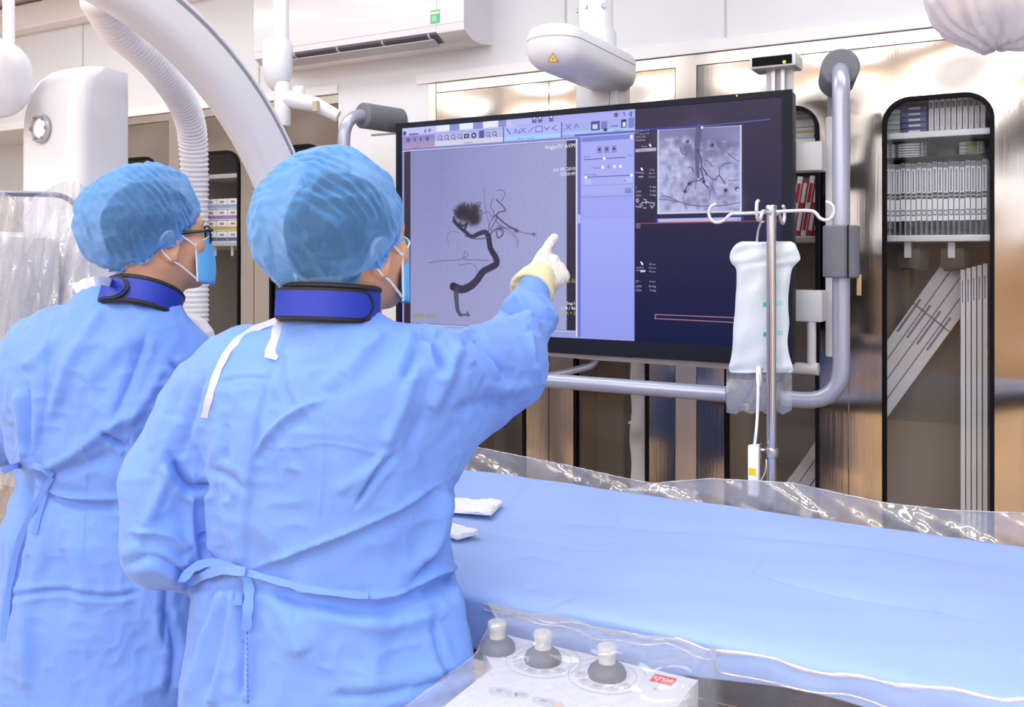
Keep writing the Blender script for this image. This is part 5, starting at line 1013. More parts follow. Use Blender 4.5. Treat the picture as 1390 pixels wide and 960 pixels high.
# the sign sits on the rounded nose: laid over the curve as a thin patch
def nose(px, py, e=0.0008):
    best = None
    d = (P(px, py, 1.0)-Vector((0, 0, EYE))); a_ = d.x*d.x+d.y*d.y; ox, oy = -bs_, -q0; b_ = ox*d.x+oy*d.y; c_ = ox*ox+oy*oy-(.085+e)**2; t_ = (-b_-math.sqrt(max(0, b_*b_-a_*c_)))/a_; return Vector((0, 0, EYE))+d*t_
def nose_tri(cx, cy, s, e):
    A, B, C = (cx-s, cy+s*.8), (cx+s, cy+s*.8), (cx, cy-s); n = 6; pts = {}; vs = []; fs = []
    for i in range(n+1):
        for j in range(n+1-i):
            k = n-i-j; x = (A[0]*i+B[0]*j+C[0]*k)/n; y = (A[1]*i+B[1]*j+C[1]*k)/n; pts[(i, j)] = len(vs); vs.append(nose(x, y, e))
    for i in range(n):
        for j in range(n-i):
            fs.append((pts[(i, j)], pts[(i+1, j)], pts[(i, j+1)]))
            if i+j < n-1: fs.append((pts[(i+1, j)], pts[(i+1, j+1)], pts[(i, j+1)]))
    return MB().add(vs, fs)
sg = obj('warning_sign', nose_tri(750.5, 78.5, 7.2, .0008), mat('warning_dark', '#6b5a20', .5), bm_, None)
obj('sign_face', nose_tri(750.5, 78.8, 5.6, .0016), mat('warning_yellow', '#f0b030', .5), sg, None)
obj('sign_mark', nose_tri(750.5, 79.6, 1.5, .0022), mat('warning_mark', '#6b4a10', .5), sg, None)
hx0, hx1 = SQ(788, 2.80), SQ(845, 2.80)
obj('hanger', MB().box((hx0, 2.76, EYE-.1), (hx1-.03, 2.86, za+.02), .004).box((hx1-.028, 2.755, EYE-.1), (hx1, 2.87, za+.02), .004), BRK, bm_, 30)
for px in (803, 819): c = PQ(px, 124, 2.758); obj('bolt', MB().cyl(c, c+Vector((0, .004, 0)), .005, 10), SHELFM, bm_)
obj('mount_plate', MB().box((-1.45, 2.725, EYE-.12), (-.98, 2.76, EYE+.2), .004), BRK, bm_, 30)
# receiver box above the right end of the screen
rb = thing('receiver_box', 'small white box with a black window and a green light, above the monitor', 'receiver', PQ(1050, 120, 2.70))
obj('case', MB().box((SQ(1018, 2.70), 2.70, PQ(1020, 94, 2.70).z), (SQ(1080, 2.70), 2.80, PQ(1020, 76, 2.70).z), .004), BRK, rb, 30)
obj('window', MB().box((SQ(1021, 2.699), 2.697, PQ(1022, 91, 2.70).z), (SQ(1075, 2.699), 2.701, PQ(1022, 79, 2.70).z)), mat('black_window', '#050507', .4, spec=.08), rb, None)
c = PQ(1064.5, 84, 2.6965); obj('status_light', MB().cyl(c, c+Vector((0, .002, 0)), .0045, 12), glow('led_green', '#d6f23a', 1.6), rb)
for px in (1050, 1063): obj('post', MB().box((SQ(px-2.5, 2.74), 2.735, ZT-.06), (SQ(px+2.5, 2.74), 2.745, PQ(1020, 92, 2.70).z)), SHELFM, rb, None)
obj('back_plate', MB().box((SQ(1041, 2.76), 2.752, ZT-.06), (SQ(1078, 2.76), 2.758, PQ(1020, 92, 2.70).z)), BRK, rb, None)
# tubular frame
fr = thing('handle_frame', 'grey bent tube frame with foam grips around the large monitor', 'frame', (-1.2545, 2.5, EYE-.39))
zb_, zt_, qf = EYE-.392, EYE+.505, 2.50
path = bend([(-2.005, 2.82, EYE+.30), (-2.005, 2.82, zt_), (-2.073, qf, zt_), (-2.073, qf, zb_), (-.394, qf, zb_), (-.394, qf, zt_), (-.462, 2.82, zt_), (-.462, 2.82, EYE+.33)], .10, 7)
obj('tube_loop', MB().tube(path, .0225, 16), TUBE, fr, 60)
def grip(p, q, r, ends=True):
    p, q = Vector(p), Vector(q); d = (q-p); L = d.length; return MB().lathe([(.024, 0), (r-.004, 0), (r, .004), (r, L-.004), (r-.004, L), (.024, L)], p, d, 28)
obj('foam_grip', grip((-2.056, 2.58, zt_), (-2.018, 2.76, zt_), .047), FOAM, fr, 40)
obj('foam_grip', grip((-.402, 2.54, zt_-.0), (-.445, 2.74, zt_), .05), FOAM, fr, 40)
va, vb = PQ(1146, 377, qf).z, PQ(1146, 306, qf).z
g = obj('foam_grip', grip((-.394, qf, va), (-.394, qf, vb), .046), FOAM, fr, 40)
tg = PQ(1151, 340, qf-.045); obj('slit', MB().box((tg.x-.0015, qf-.0475, va), (tg.x+.0015, qf-.04, vb)), RUBBER, g, None)
tp0 = PQ(1166, 378, qf); obj('pull_tab', MB().box((tp0.x-.006, qf-.002, tp0.z-.045), (tp0.x+.006, qf+.002, tp0.z+.01), .002), mat('brass_tab', '#b79a6a', .4), g, 30)
obj('foam_grip', grip((SQ(990, qf), qf, zb_), (SQ(1060, qf), qf, zb_), .044), FOAM, fr, 40)
xw = -.462; obj('upright', MB().box((xw-.024, 2.795, PQ(1133, 485, 2.8).z), (xw+.022, 2.845, PQ(1133, 158, 2.8).z), .005), BRK, fr, 30)
for (ya, yb) in ((194, 233), (394, 436)): obj('bracket', MB().box((-.62, 2.725, PQ(1100, yb, 2.76).z), (xw-.02, 2.80, PQ(1100, ya, 2.76).z), .004), BRK, fr, 30)
pz = PQ(1098, 503, 2.70); obj('lower_post', MB().cyl((pz.x, 2.74, pz.z), (pz.x, 2.74, PQ(1098, 420, 2.74).z), .013, 14), BRK, fr)
obj('lower_rail', MB().tube([(-1.62, 2.74, pz.z+.012), (-1.2, 2.74, pz.z), (pz.x, 2.74, pz.z), (pz.x+.02, 2.74, pz.z)], [.016, .014, .017, .019], 12), BRK, fr)
for xa_, xb_ in ((856, 1000), (742, 783)): obj('tray', MB().box((SQ(xa_, 2.73), 2.725, pz.z-.002), (SQ(xb_, 2.73), 2.79, ZB-.001), .004), BRK, fr, 30)
obj('rear_tube', MB().tube(bend([PQ(812, 470, 2.8), PQ(808, 496, 2.78), PQ(740, 512, 2.74), PQ(690, 512, 2.74)], .08), .012, 10), TUBE, fr)
# ------------------------------------------------------------------ patient table, blue sheet, plastic covers
HT = EYE-.60; QF, QB = 1.395, 2.138; TL, TR = -1.42, 1.25
def noise2(x, y, s=1.0): return math.sin(x*3.1*s+1.3*math.sin(y*2.3*s))*.5+math.sin(x*7.3*s+y*5.1*s+1.1)*.25+math.sin(y*9.7*s-x*4.3*s)*.25
TBW = mat('table_white', '#dcdde2', .4); TBD = mat('mattress_navy', '#27304e', .6); STE = mat('polished_steel', '#c9c9cc', .18, 1.0)
tb = thing('patient_table', 'long narrow examination table under a blue sheet, with dark mattress', 'table', (-.1, 1.76, 0))
obj('tabletop', MB().box((TL+.05, QF+.05, HT-.135), (TR, QB-.05, HT-.095), .01), TBD, tb, 30)
obj('mattress', MB().box((TL+.03, QF+.03, HT-.094), (TR, QB-.03, HT-.030), .012), TBD, tb, 30)
obj('pedestal', MB().box((.15, 1.52, .12), (.75, 2.0, HT-.135), .03), TBW, tb, 30)
obj('foot', MB().box((-.05, 1.46, 0), (.95, 2.06, .12), .02), TBW, tb, 30)
obj('side_rail', MB().box((TL+.3, QB-.03, HT-.11), (TR, QB-.018, HT-.085), .003), STE, tb, 30)
obj('side_rail', MB().box((TL+.3, QF+.012, HT-.142), (TR, QF+.024, HT-.118), .003), TBD, tb, 30)
# the sheet: arc length runs over the back rim, the top and the front rim
SHEET = cloth('blue_sheet', '#8eabe5', '#98b4eb', .75, .05, weave=700)
CRE = [([(640, 715), (720, 727), (790, 742), (835, 745)], .013, 9), ([(1040, 780), (1100, 796), (1180, 813), (1275, 830)], .012, 7), ([(1275, 827), (1310, 837), (1340, 842)], .008, 7), ([(650, 765), (720, 748), (770, 762)], .010, 22), ([(690, 660), (725, 655), (690, 690)], .006, 10), ([(750, 705), (830, 712), (960, 720)], .009, 16), ([(690, 805), (740, 815), (780, 805)], .009, 10), ([(835, 708), (845, 700), (830, 720)], .006, 6), ([(770, 758), (740, 785), (710, 795)], .007, 8), ([(970, 720), (1150, 735), (1330, 760)], .008, 24), ([(1300, 760), (1270, 850), (1230, 920)], .003, 8), ([(1060, 720), (1030, 770), (1005, 790)], .003, 6), ([(940, 880), (960, 862), (985, 850)], .005, 8)]
CRW = [([PH(x, y, HT) for x, y in L], a, w) for L, a, w in CRE]
ns, na = 540, 230; atot = .05+(QB-QF)+.02+.052
def nn2(x, y): return np.sin(x*3.1+1.3*np.sin(y*2.3))*.5+np.sin(x*7.3+y*5.1+1.1)*.25+np.sin(y*9.7-x*4.3)*.25
S_, Ua = np.meshgrid(np.linspace(TL, TR, ns+1), np.linspace(0, 1, na+1), indexing='ij'); A_s = atot*Ua; a_f = .05+QB-QF+.02
hang = 1+.25*nn2(S_*2.0, .3)+.15*np.sin(S_*9)+.8*np.clip((-.45-S_)/.2, 0, 1); A_s = np.where(A_s > a_f, a_f+(A_s-a_f)*hang, A_s)
bk, tp2 = A_s < .05, (A_s >= .05) & (A_s < a_f); a2 = A_s-.05; Yt = QB+.010-a2; et = np.maximum(0, np.minimum(Yt-QF+.010, QB+.010-Yt)); a3 = A_s-a_f
Ys = np.where(bk, QB+.012, np.where(tp2, Yt, QF-.012-.004*a3/.06)); Zs = np.where(bk, HT-.056+A_s, np.where(tp2, HT-.012*np.exp(-et/.012), HT-.014-a3))
dd_ = .006*nn2(S_*1.2, Ys*2.2)*np.where(tp2, 1, .5)+.0025*nn2(S_*4+1, Ys*5); fr_ = ~bk & ~tp2
dd_ += np.where(fr_, .008*nn2(S_*2.2, 3.1)+.004*np.sin(S_*14), 0)+np.where(tp2, .012*np.maximum(0, nn2(S_*1.5+.7, 2.0))*np.clip(1-np.abs(Ys-QF-.10)/.12, 0, 1), 0)
for L, amp, w in CRW:
    pl = np.array([(p.x, p.y) for p in spline(L, 5)]); wm = w*.0013; sel = tp2 & (S_ > pl[:, 0].min()-5*wm) & (S_ < pl[:, 0].max()+5*wm) & (Ys > pl[:, 1].min()-5*wm) & (Ys < pl[:, 1].max()+5*wm); qx, qy = S_[sel], Ys[sel]; bd = np.full(len(qx), 9.0); sg = np.zeros(len(qx)); bt = np.zeros(len(qx)); n_ = len(pl)
    for k in range(n_-1):
        e = pl[k+1]-pl[k]; t = np.clip(((qx-pl[k, 0])*e[0]+(qy-pl[k, 1])*e[1])/max(1e-9, e@e), 0, 1); rx_, ry2 = qx-pl[k, 0]-t*e[0], qy-pl[k, 1]-t*e[1]; d0 = np.hypot(rx_, ry2); m_ = d0 < bd; bd[m_] = d0[m_]; sg[m_] = np.sign(e[0]*ry2-e[1]*rx_)[m_]; bt[m_] = ((k+t)/(n_-1))[m_]
    dd_[sel] += amp*np.clip(np.sin(np.pi*np.clip(bt, .03, .97))*1.8, 0, 1)*-.65*np.where(sg > 0, np.exp(-.45*bd/wm), np.exp(-(1.3*bd/wm)**2))
Vs = np.stack([S_, Ys+np.where(bk, dd_, np.where(fr_, -dd_, 0)), Zs+np.where(tp2, dd_, 0)], -1).reshape(-1, 3); ii = np.arange(ns)[:, None]*(na+1)+np.arange(na)[None]; Fs = np.stack([ii, ii+na+1, ii+na+2, ii+1], -1).reshape(-1, 4)
sh = obj('blue_sheet', (Vs, Fs[:, ::-1]), SHEET, None, 180); tag(sh, 'wide light blue sheet spread over the long table', 'sheet'); sh['kind'] = 'thing'
md = sh.modifiers.new('thickness', 'SOLIDIFY'); md.thickness = .002; md.offset = -1
# clear plastic strips at the back rim and the front rim
FILM = film('clear_film', '#f5f5fb', .50, .85, .08, .75, (9, .25))
FILM2 = film('clear_film_front', '#eef2fb', .07, .72, .08, .70, (12, .14))
EDGE = film('film_fold_glint', '#f6f7fc', .45, .9, .06, .45)  # whitish gloss for rolled-edge tubes added to draw the film's bright highlight lines
def interp(tab, x):
    for (a, b), (c, d) in zip(tab, tab[1:]):
        if a <= x <= c: return b+(d-b)*(x-a)/(c-a)
    return tab[0][1] if x < tab[0][0] else tab[-1][1]
def back_strip(name, label, top, bot, q0, q1, seed, n=120, m=14):
    """film standing along the back rim between two photo outlines"""
    rw = random.Random(seed); ph = [rw.uniform(0, 6.28) for _ in range(6)]; rows = []; x0, x1 = top[0][0], top[-1][0]
    for i in range(n+1):
        x = x0+(x1-x0)*i/n; row = []
        for j in range(m+1):
            v = j/m; y = interp(bot, x)*(1-v)+interp(top, x)*v; q = q0+(q1-q0)*v+.007*math.sin(x*.035+ph[0]+v*4)*v+.004*math.sin(x*.08+ph[1]+v*5)+.004*abs(math.sin(x*.05+v*6+ph[2]))+.0015*math.sin(x*.2+ph[3]-v*5)
            row.append(PQ(x, y, q))
        rows.append(row)
    o = obj(name, MB().grid(rows), FILM, None, 180); obj('folded_edge_glint', MB().tube([r[-1] for r in rows], [.0012+.0010*abs(math.sin(k*.37+seed)) for k in range(len(rows))], 8), EDGE, o, 180); return tag(o, label, 'plastic film')  # rolled top edge as a tube, added for its bright line
back_strip('plastic_film', 'clear plastic film along the far table edge, left half', [(585, 596), (640, 606), (700, 618), (770, 632), (850, 650), (948, 668)], [(585, 640), (640, 650), (700, 664), (770, 674), (850, 682), (948, 692)], 2.192, 2.204, 1)
back_strip('plastic_film', 'clear crinkled plastic film along the far table edge, around the drip stand', [(838, 668), (890, 656), (965, 650), (1040, 654), (1075, 656), (1130, 668), (1200, 683), (1290, 693), (1420, 698)], [(838, 690), (890, 694), (965, 700), (1040, 708), (1075, 712), (1130, 720), (1200, 728), (1290, 740), (1420, 748)], 2.162, 2.170, 5)
# front film: clings to the sheet's rim, falls over the console
rw = random.Random(9); rows = []; n, m = 150, 26
topl = [(560, 800), (652, 824), (760, 848), (850, 862), (960, 880), (1060, 900), (1130, 918), (1250, 934), (1420, 958)]
for i in range(n+1):
    x = 652+(1420-652)*i/n; p0 = PQ(x, interp(topl, x), QF-.030); row = []
    for j in range(m+1):
        v = j/m
        if p0.x < -.385: k = max(0, min(1, (-.385-p0.x)/.015)); q = QF-.030-(.42*v)*k-.02*v*(1-k); z = p0.z-(.03*math.sin(min(1, v*3)*1.57)+.10*max(0, v-.75)/.25)*k-.40*v*(1-k)
        else: q = QF-.030-.02*v; z = p0.z-.40*v
        zmin = .985 if False else 0
        q += .006*math.sin(x*.05+v*9)+.004*math.sin(x*.13-v*14)*v; z += (.006*math.sin(x*.06+v*11)+.004*math.sin(x*.021*5+v*23))*v
        if p0.x < -.392 and v < .955:
            t = max(0, min(1, (v-.26)/.10)); t0 = min(1, v/.06); z = (p0.z*(1-t0)+(EYE-.598)*t0)*(1-t)+(EYE-.630)*t+.0025*math.sin(x*.09+v*19)
        row.append(Vector((max(p0.x+.004*math.sin(v*13+x*.08), -.823+.085*min(1, v/.2)), q, z)))
    rows.append(row)
ff = obj('plastic_film', MB().grid(rows), FILM2, None, 180); obj('folded_edge_glint', MB().tube([r[0]+Vector((0, -.004, .004)) for r in rows], [.0022+.0015*abs(math.sin(k*.21)) for k in range(len(rows))], 8), EDGE, ff, 180)  # rolled rim tube, added to make the highlight along the film
obj('folded_edge_glint', MB().tube([r[1]+Vector((0, -.006, -.012+.004*math.sin(k*.15))) for k, r in enumerate(rows)], .0016, 8), EDGE, ff, 180)  # second tube just below the rim, added for another highlight line
tag(ff, 'clear plastic film hanging over the near table edge and the control console', 'plastic film')
# ------------------------------------------------------------------ control console on the near rail
CON = mat('console_white', '#d3d3da', .4); CONG = mat('console_grey', '#b6b7c2', .5); KNB = mat('joystick_cap', '#c9c6c2', .5, bump=(180, .3)); DOME = mat('joystick_boot', '#5f606c', .5); KEY = mat('key_print', '#8a8b9c', .5); RED = mat('stop_red', '#cc1a34', .4); ORA = mat('key_orange', '#e8a878', .5)
ph_ = EYE-.660; c0, c1_ = -.745, -.425
co = thing('control_console', 'white table-side control console with three grey joysticks, under clear film', 'console', (-.6, 1.25, ph_-.08))
obj('housing', MB().prism([(-.725, .99, ph_-.075), (c1_, .99, ph_-.075), (c1_, QF-.036, ph_-.075), (-.770, QF-.036, ph_-.075), (-.770, 1.285, ph_-.075), (-.725, 1.24, ph_-.075)], (0, 0, .075)), CON, co, 30)
obj('stop_block', MB().box((-.492, .986, ph_-.05), (c1_+.012, 1.312, ph_+.020), .010), CON, co, 30)
for k in (-.70, -.5): obj('rail_bracket', MB().box((k, QF-.037, ph_-.075), (k+.04, QF+.0115, ph_-.060), .002), STE, co, 30)
for (px, py) in ((675, 882), (737, 897), (824, 917)):
    b = PH(px, py, ph_); j = obj('joystick', MB().lathe([(.014, .0), (.0148, .003), (.0138, .008), (.0130, .014), (.0140, .020), (.0158, .025), (.0162, .030), (.0140, .033), (.002, .0337)], (b.x, b.y, ph_+.014), (0, 0, 1), 28), KNB, co, 50)
    obj('boot', MB().lathe([(.030, 0), (.0305, .006), (.027, .013), (.018, .020), (.012, .022)], (b.x, b.y, ph_), (0, 0, 1), 32), DOME, j, 50)
    if px < 700: continue
    rp = MB(); N = 40
    for (r0, r1) in ((.046, .0468), (.0605, .0615)):
        rp.add([(b.x+r*math.cos(2*math.pi*k/N), b.y+r*math.sin(2*math.pi*k/N), ph_+.0006) for r in (r0, r1) for k in range(N)], [(k, (k+1) % N, N+(k+1) % N, N+k) for k in range(N)])
    o = obj('ring_print', rp, KEY, co, None); o['kind'] = 'stuff'
    for a in (205, 238, 270, 302, 335):
        if b.y+.052*math.sin(math.radians(a)) < .98: continue
        Mx = Matrix.Translation((b.x+.0425*math.cos(math.radians(a)), b.y+.0425*math.sin(math.radians(a)), ph_)) @ Matrix.Rotation(math.radians(a+90), 4, 'Z'); kf = obj('key', MB().box((-.008, -.0075, 0), (.008, .0075, .0016), .001, Mx), CONG, co, None)
        obj('key_symbol', MB().box((-.004, -.003, .0016), (.004, -.0015, .0019), 0, Mx).box((-.004, .001, .0016), (.002, .003, .0019), 0, Mx), KEY, kf, None)
for (px, py, rx, ry_) in ((683, 941, .024, .012), (708, 944, .0105, .0105), (744, 955, .026, .011)):
    b = PH(px, py, ph_); N = 30; kf = obj('key', MB().prism([(b.x+rx*math.cos(2*math.pi*k/N), b.y+ry_*math.sin(2*math.pi*k/N), ph_) for k in range(N)], (0, 0, .0018)), CONG, co, None)
    s_ = MB().box((b.x-rx*.5, b.y-.003, ph_+.0018), (b.x-rx*.1, b.y+.004, ph_+.0021)).box((b.x+rx*.2, b.y-.0008, ph_+.0018), (b.x+rx*.6, b.y+.0008, ph_+.0021)).box((b.x+rx*.4-.0008, b.y-.004, ph_+.0018), (b.x+rx*.4+.0008, b.y+.004, ph_+.0021)); o = obj('key_symbol', s_, KEY, kf, None); o['kind'] = 'stuff'
    if px == 744: obj('key_light', MB().cyl((b.x+rx*.6, b.y, ph_+.0018), (b.x+rx*.6, b.y, ph_+.0024), .006, 16), ORA, kf, None)
st_ = PH(900, 924, ph_+.02); sl = obj('stop_label', MB().box((st_.x-.017, st_.y-.011, ph_+.0202), (st_.x+.017, st_.y+.013, ph_+.0212)), RED, co, None)
text('stop_text', 'STOP', (st_.x-.0150, st_.y-.0035, ph_+.0218), (1, 0, 0), (0, 1, 0), .0132, glow('stop_text_white', '#f8f4f6', .0) if False else mat('stop_text_white', '#fbf6f8', .5), sl)
text('block_text', 'II', (st_.x-.004, st_.y-.035, ph_+.0206), (1, 0, 0), (0, 1, 0), .010, KEY, co)
# white box under the right part of the sheet, at the lower edge of the picture
wb = PH(1000, 952, HT-.16); tag(obj('foot_switch_box', MB().box((wb.x+.02, 1.24, HT-.20), (wb.x+.05, QF-.095, HT-.165), .012), CON, None, 30), 'white rounded box clipped to the near table rail, right of the console', 'box')
# ------------------------------------------------------------------ gauze pads
GZ = mat('gauze', '#eef0f6', .9, bump=(220, .4))
def pad(px, py, wx, wy, th, rot, label):
    b = PH(px, py, HT+.008); n = 14; Mx = Matrix.Translation((b.x, b.y, HT+.0075)) @ Matrix.Rotation(rot, 4, 'Z'); top, bot = [], []
    for i in range(n+1):
        rt, rb_ = [], []
        for j in range(n+1):
            u, v = i/n*2-1, j/n*2-1; e = (1-abs(u)**6)*(1-abs(v)**6); z = th*(.35+.65*e)+.003*noise2(u*2+px, v*2)+.006*max(0, u)**2
            rt.append(Mx @ Vector((u*wx*(1+.04*math.sin(v*3)), v*wy*(1+.05*math.sin(u*4)), z))); rb_.append(Mx @ Vector((u*wx, v*wy, 0.001)))
        top.append(rt); bot.append(rb_)
    mb = MB().grid(top); mb.grid([r[::-1] for r in bot]); P_ = [(i, 0) for i in range(n)]+[(n, j) for j in range(n)]+[(i, n) for i in range(n, 0, -1)]+[(0, j) for j in range(n, 0, -1)]; m = n+1; off = m*m
    for (a, b2), (c, d) in zip(P_, P_[1:]+P_[:1]): mb.f.append((a*m+b2, c*m+d, off+c*m+(n-d), off+a*m+(n-b2)))
    tag(obj('gauze_pad', mb, GZ, None, 60), label, 'gauze pad', None)
pad(640, 690, .062, .048, .014, .25, 'folded white gauze pad on the blue sheet beside the pointing person')
pad(615, 722, .05, .03, .010, -.3, 'smaller crumpled white gauze nearer the gown on the blue sheet')
# ------------------------------------------------------------------ drip stand with bag
qp = 2.228; pp_ = PQ(1047, 346, qp); topz = PQ(1047, 281, qp).z
iv = thing('drip_stand', 'thin steel drip pole with four white hooks, behind the table', 'stand', (pp_.x, pp_.y, 0))
obj('pole', MB().cyl((pp_.x, qp, .03), (pp_.x, qp, topz), .0118, 20), STE, iv)
obj('collar', MB().lathe([(.013, 0), (.0135, .002), (.0135, .016), (.012, .018)], (pp_.x, qp, topz-.014), (0, 0, 1), 20), STE, iv, 40)
obj('foot_plate', MB().lathe([(.14, 0), (.14, .02), (.10, .03), (.02, .04)], (pp_.x, qp, 0), (0, 0, 1), 28), STE, iv, 40)
HK = mat('hook_white_metal', '#d2d3d8', .3, .3)
obj('hook', MB().tube(spline([PQ(x, y, qp) for x, y in ((1047, 288.5), (1030, 289), (1004, 290), (992, 291), (983, 299), (973, 302), (965, 298), (962, 288), (966, 280), (973, 277))], 5), .0042, 10), HK, iv, 180)
obj('hook', MB().tube(spline([PQ(x, y, qp) for x, y in ((1047, 288), (1070, 286.5), (1098, 286), (1107, 289), (1113, 296), (1122, 299), (1130, 294), (1132, 284), (1128, 277), (1121, 274))], 5), .0042, 10), HK, iv, 180)
for sg, px in ((-1, 1037.5), (1, 1055)):
    hz = topz-.016; ctr = Vector((pp_.x, qp, hz)); obj('hook', MB().tube(spline([ctr, ctr+Vector((0, -.05*sg, 0)), ctr+Vector((0, -.085*sg, .002)), ctr+Vector((0, -.11*sg, -.016)), ctr+Vector((0, -.13*sg, -.02)), ctr+Vector((0, -.145*sg, -.005)), ctr+Vector((0, -.142*sg, .018)), ctr+Vector((0, -.13*sg, .024))], 5), .0042, 10), HK, iv, 180)
cz_ = PQ(1047, 614, qp).z; cl_ = obj('clamp', MB().cyl((pp_.x, qp, cz_-.012), (pp_.x, qp, cz_+.012), .0165, 18, .002), STE, iv)
obj('clamp_screw', MB().cyl((pp_.x-.05, qp-.01, cz_+.004), (pp_.x-.01, qp, cz_+.004), .004, 10), STE, cl_)
k_ = PQ(1027, 612, qp-.01); obj('clamp_jaw', MB().box((k_.x-.008, qp-.022, cz_-.022), (k_.x+.010, qp+.0, cz_+.022), .003), STE, cl_, 30)
# bag
BAG = mat('bag_milky', '#d6e0e6', .3, trans=.06, bump=(14, .25), sss=.0); BAGF = film('bag_film', '#eef2f5', .35, .85, .15, .6, (20, .2)); TEAL = mat('bag_teal', '#3fb5b0', .5); TEALP = mat('bag_pale_teal', '#9fd8d2', .5)
bg = thing('infusion_bag', 'milky white infusion bag with teal marks hanging on the drip stand', 'bag', PQ(1035, 505, qp+.05))
rowsL = [(328, 1006, 1074), (331, 1000, 1079), (337, 995, 1082), (345, 991, 1085), (352, 991, 1086), (357, 993, 1082), (362, 998, 1077), (370, 1000, 1074), (385, 1000, 1072), (400, 999, 1070), (420, 998, 1070), (440, 996, 1071), (460, 995, 1069), (475, 994, 1070), (488, 992, 1073), (497, 990, 1076), (503, 990, 1076), (506, 993, 1072)]
rows = [(p.x, p.y, p.z) for p in spline(rowsL, 4)]; n = 22; F_s, B_s = [], []
for i, (y, xl, xr) in enumerate(rows):
    k = i/(len(rows)-1); rf, rb_ = [], []
    for j in range(n+1):
        u = j/n*2-1; T = .020*math.sqrt(max(0, 1-abs(u)**2.4))*(.35+.65*math.sin(math.pi*min(1, .12+k*.95))**.6)+.002*math.sin(u*7+i*.25)+.0015*math.sin(i*.6+u*3); yy = y-(2.5*max(0, .0 if abs(u) > .38 else -1.0)) ; p = PQ(xl+(xr-xl)*(j/n), y+(4 if (i == 0 and abs(u) < .35) else 0), qp+.045)
        rf.append(p+Vector((-.0*T, -T, 0))); rb_.append(p+Vector((0, T*.8, 0)))
    F_s.append(rf); B_s.append(rb_)
mb = MB().grid(F_s); mb.grid([r[::-1] for r in B_s]); mb.f += [(j, j+1, len(rows)*(n+1)+n-j-1, len(rows)*(n+1)+n-j) for j in range(n)]; lr = (len(rows)-1)*(n+1); mb.f += [(lr+j, lr*2+(n+1)+n-j, lr*2+(n+1)+n-j-1, lr+j+1) for j in range(n)]
bo = obj('bag_body', mb, BAG, bg, 180); hitb = surf(bo)
for (x0, x1, y0, y1, m_) in ((1036, 1046, 410.5, 417, TEAL), (1052, 1063, 408.5, 414.5, TEALP), (1036, 1046, 451, 457, TEAL), (1052, 1063, 449, 455, TEALP)):
    obj('printed_mark', MB().grid([[hitb(x0+(x1-x0)*a/3, y0+(y1-y0)*b/2, .0008) for a in range(4)] for b in range(3)]), m_, bg, None)
for y in (421, 427, 433, 440, 446): obj('graduation', MB().grid([[hitb(1043+5*a, y-.5+1.0*b, .0008) for a in range(2)] for b in range(2)]), mat('bag_grey_print', '#b9c6cc', .6), bg, None)
obj('hanging_loop', MB().tube(spline([PQ(1037, 301, qp+.01), PQ(1033, 303, qp+.02), PQ(1029, 315, qp+.04), PQ(1027, 336, qp+.045)], 5), .0028, 8), mat('loop_grey', '#b4b6ba', .5), bg, 180)
obj('bag_skirt', MB().grid([[PQ(992+(1075-992)*j/14+(-6 if j == 0 else 0), 500+60*i/8+3*math.sin(j*1.7), qp+.05+.006*math.sin(j*1.1+i*.8)) for j in range(15)] for i in range(9)]), BAGF, bg, 180)
obj('port', MB().tube([PQ(1030, 498, qp+.03), PQ(1030, 513, qp+.02), PQ(1030, 524, qp+.015)], [.006, .0075, .005], 12), CARD, bg)
obj('drip_tube', MB().tube(spline([PQ(1029, 508, qp+.01), PQ(1029, 530, qp-.015), PQ(1028, 565, qp-.02), PQ(1026, 590, qp-.034), PQ(1024, 608, qp-.034)], 5), .0036, 8), mat('tube_white', '#e6e8ee', .35), bg, 180)
rg_ = PQ(1024, 655, qp-.03); rt_ = PQ(1024, 604, qp-.03)
rx_ = obj('drip_regulator', MB().box((rg_.x-.0125, qp-.045, rg_.z-.03), (rg_.x+.0125, qp-.024, rt_.z), .003), CARD, bg, 30)
obj('regulator_label', MB().box((rg_.x-.010, qp-.0458, PQ(1024, 646, qp-.045).z), (rg_.x+.008, qp-.045, PQ(1024, 636, qp-.045).z)), mat('label_yellow', '#e6d21e', .5), rx_, None)
obj('thin_line', MB().tube(spline([PQ(1040, 624, qp-.032), PQ(1040, 634, qp-.03), PQ(1037, 645, qp-.02), PQ(1031, 655, qp-.02)], 5), .0014, 6), mat('tube_white', '#e6e8ee', .35), rx_, 180)
# ------------------------------------------------------------------ imaging arm with its column, left of the room
CW = mat('machine_white', '#dddee5', .3, coat=.2); CG = mat('machine_groove', '#8d8f9a', .4); CHR = mat('grey_ring', '#a3a4ac', .3, .2)
def PS(px, py, s):
    u = (px-CX)/F; return P(px, py, s/(CY_*u-SY_))
ca_ = thing('imaging_arm', 'large white curved imaging arm with rounded white column, behind the two people', 'imaging machine', (-2.2, 1.75, 0))
qc, hc_, Ro = 1.175, EYE-.229, .965
def arcpt(a, r, s): return Vector((s, qc+r*math.cos(math.radians(a)), hc_+r*math.sin(math.radians(a))))
def arcsweep(sec, a0, a1, n=72):
    vs = []; m = len(sec); fs = []
    for i in range(n+1):
        a = a0+(a1-a0)*i/n; vs += [arcpt(a, r, s) for r, s in sec]
    fs = [(i*m+k, i*m+(k+1) % m, (i+1)*m+(k+1) % m, (i+1)*m+k) for i in range(n) for k in range(m)]+[tuple(range(m-1, -1, -1)), tuple(range(n*m, (n+1)*m))]
    return MB().add(vs, fs)
sR, sL = -1.82, -1.935
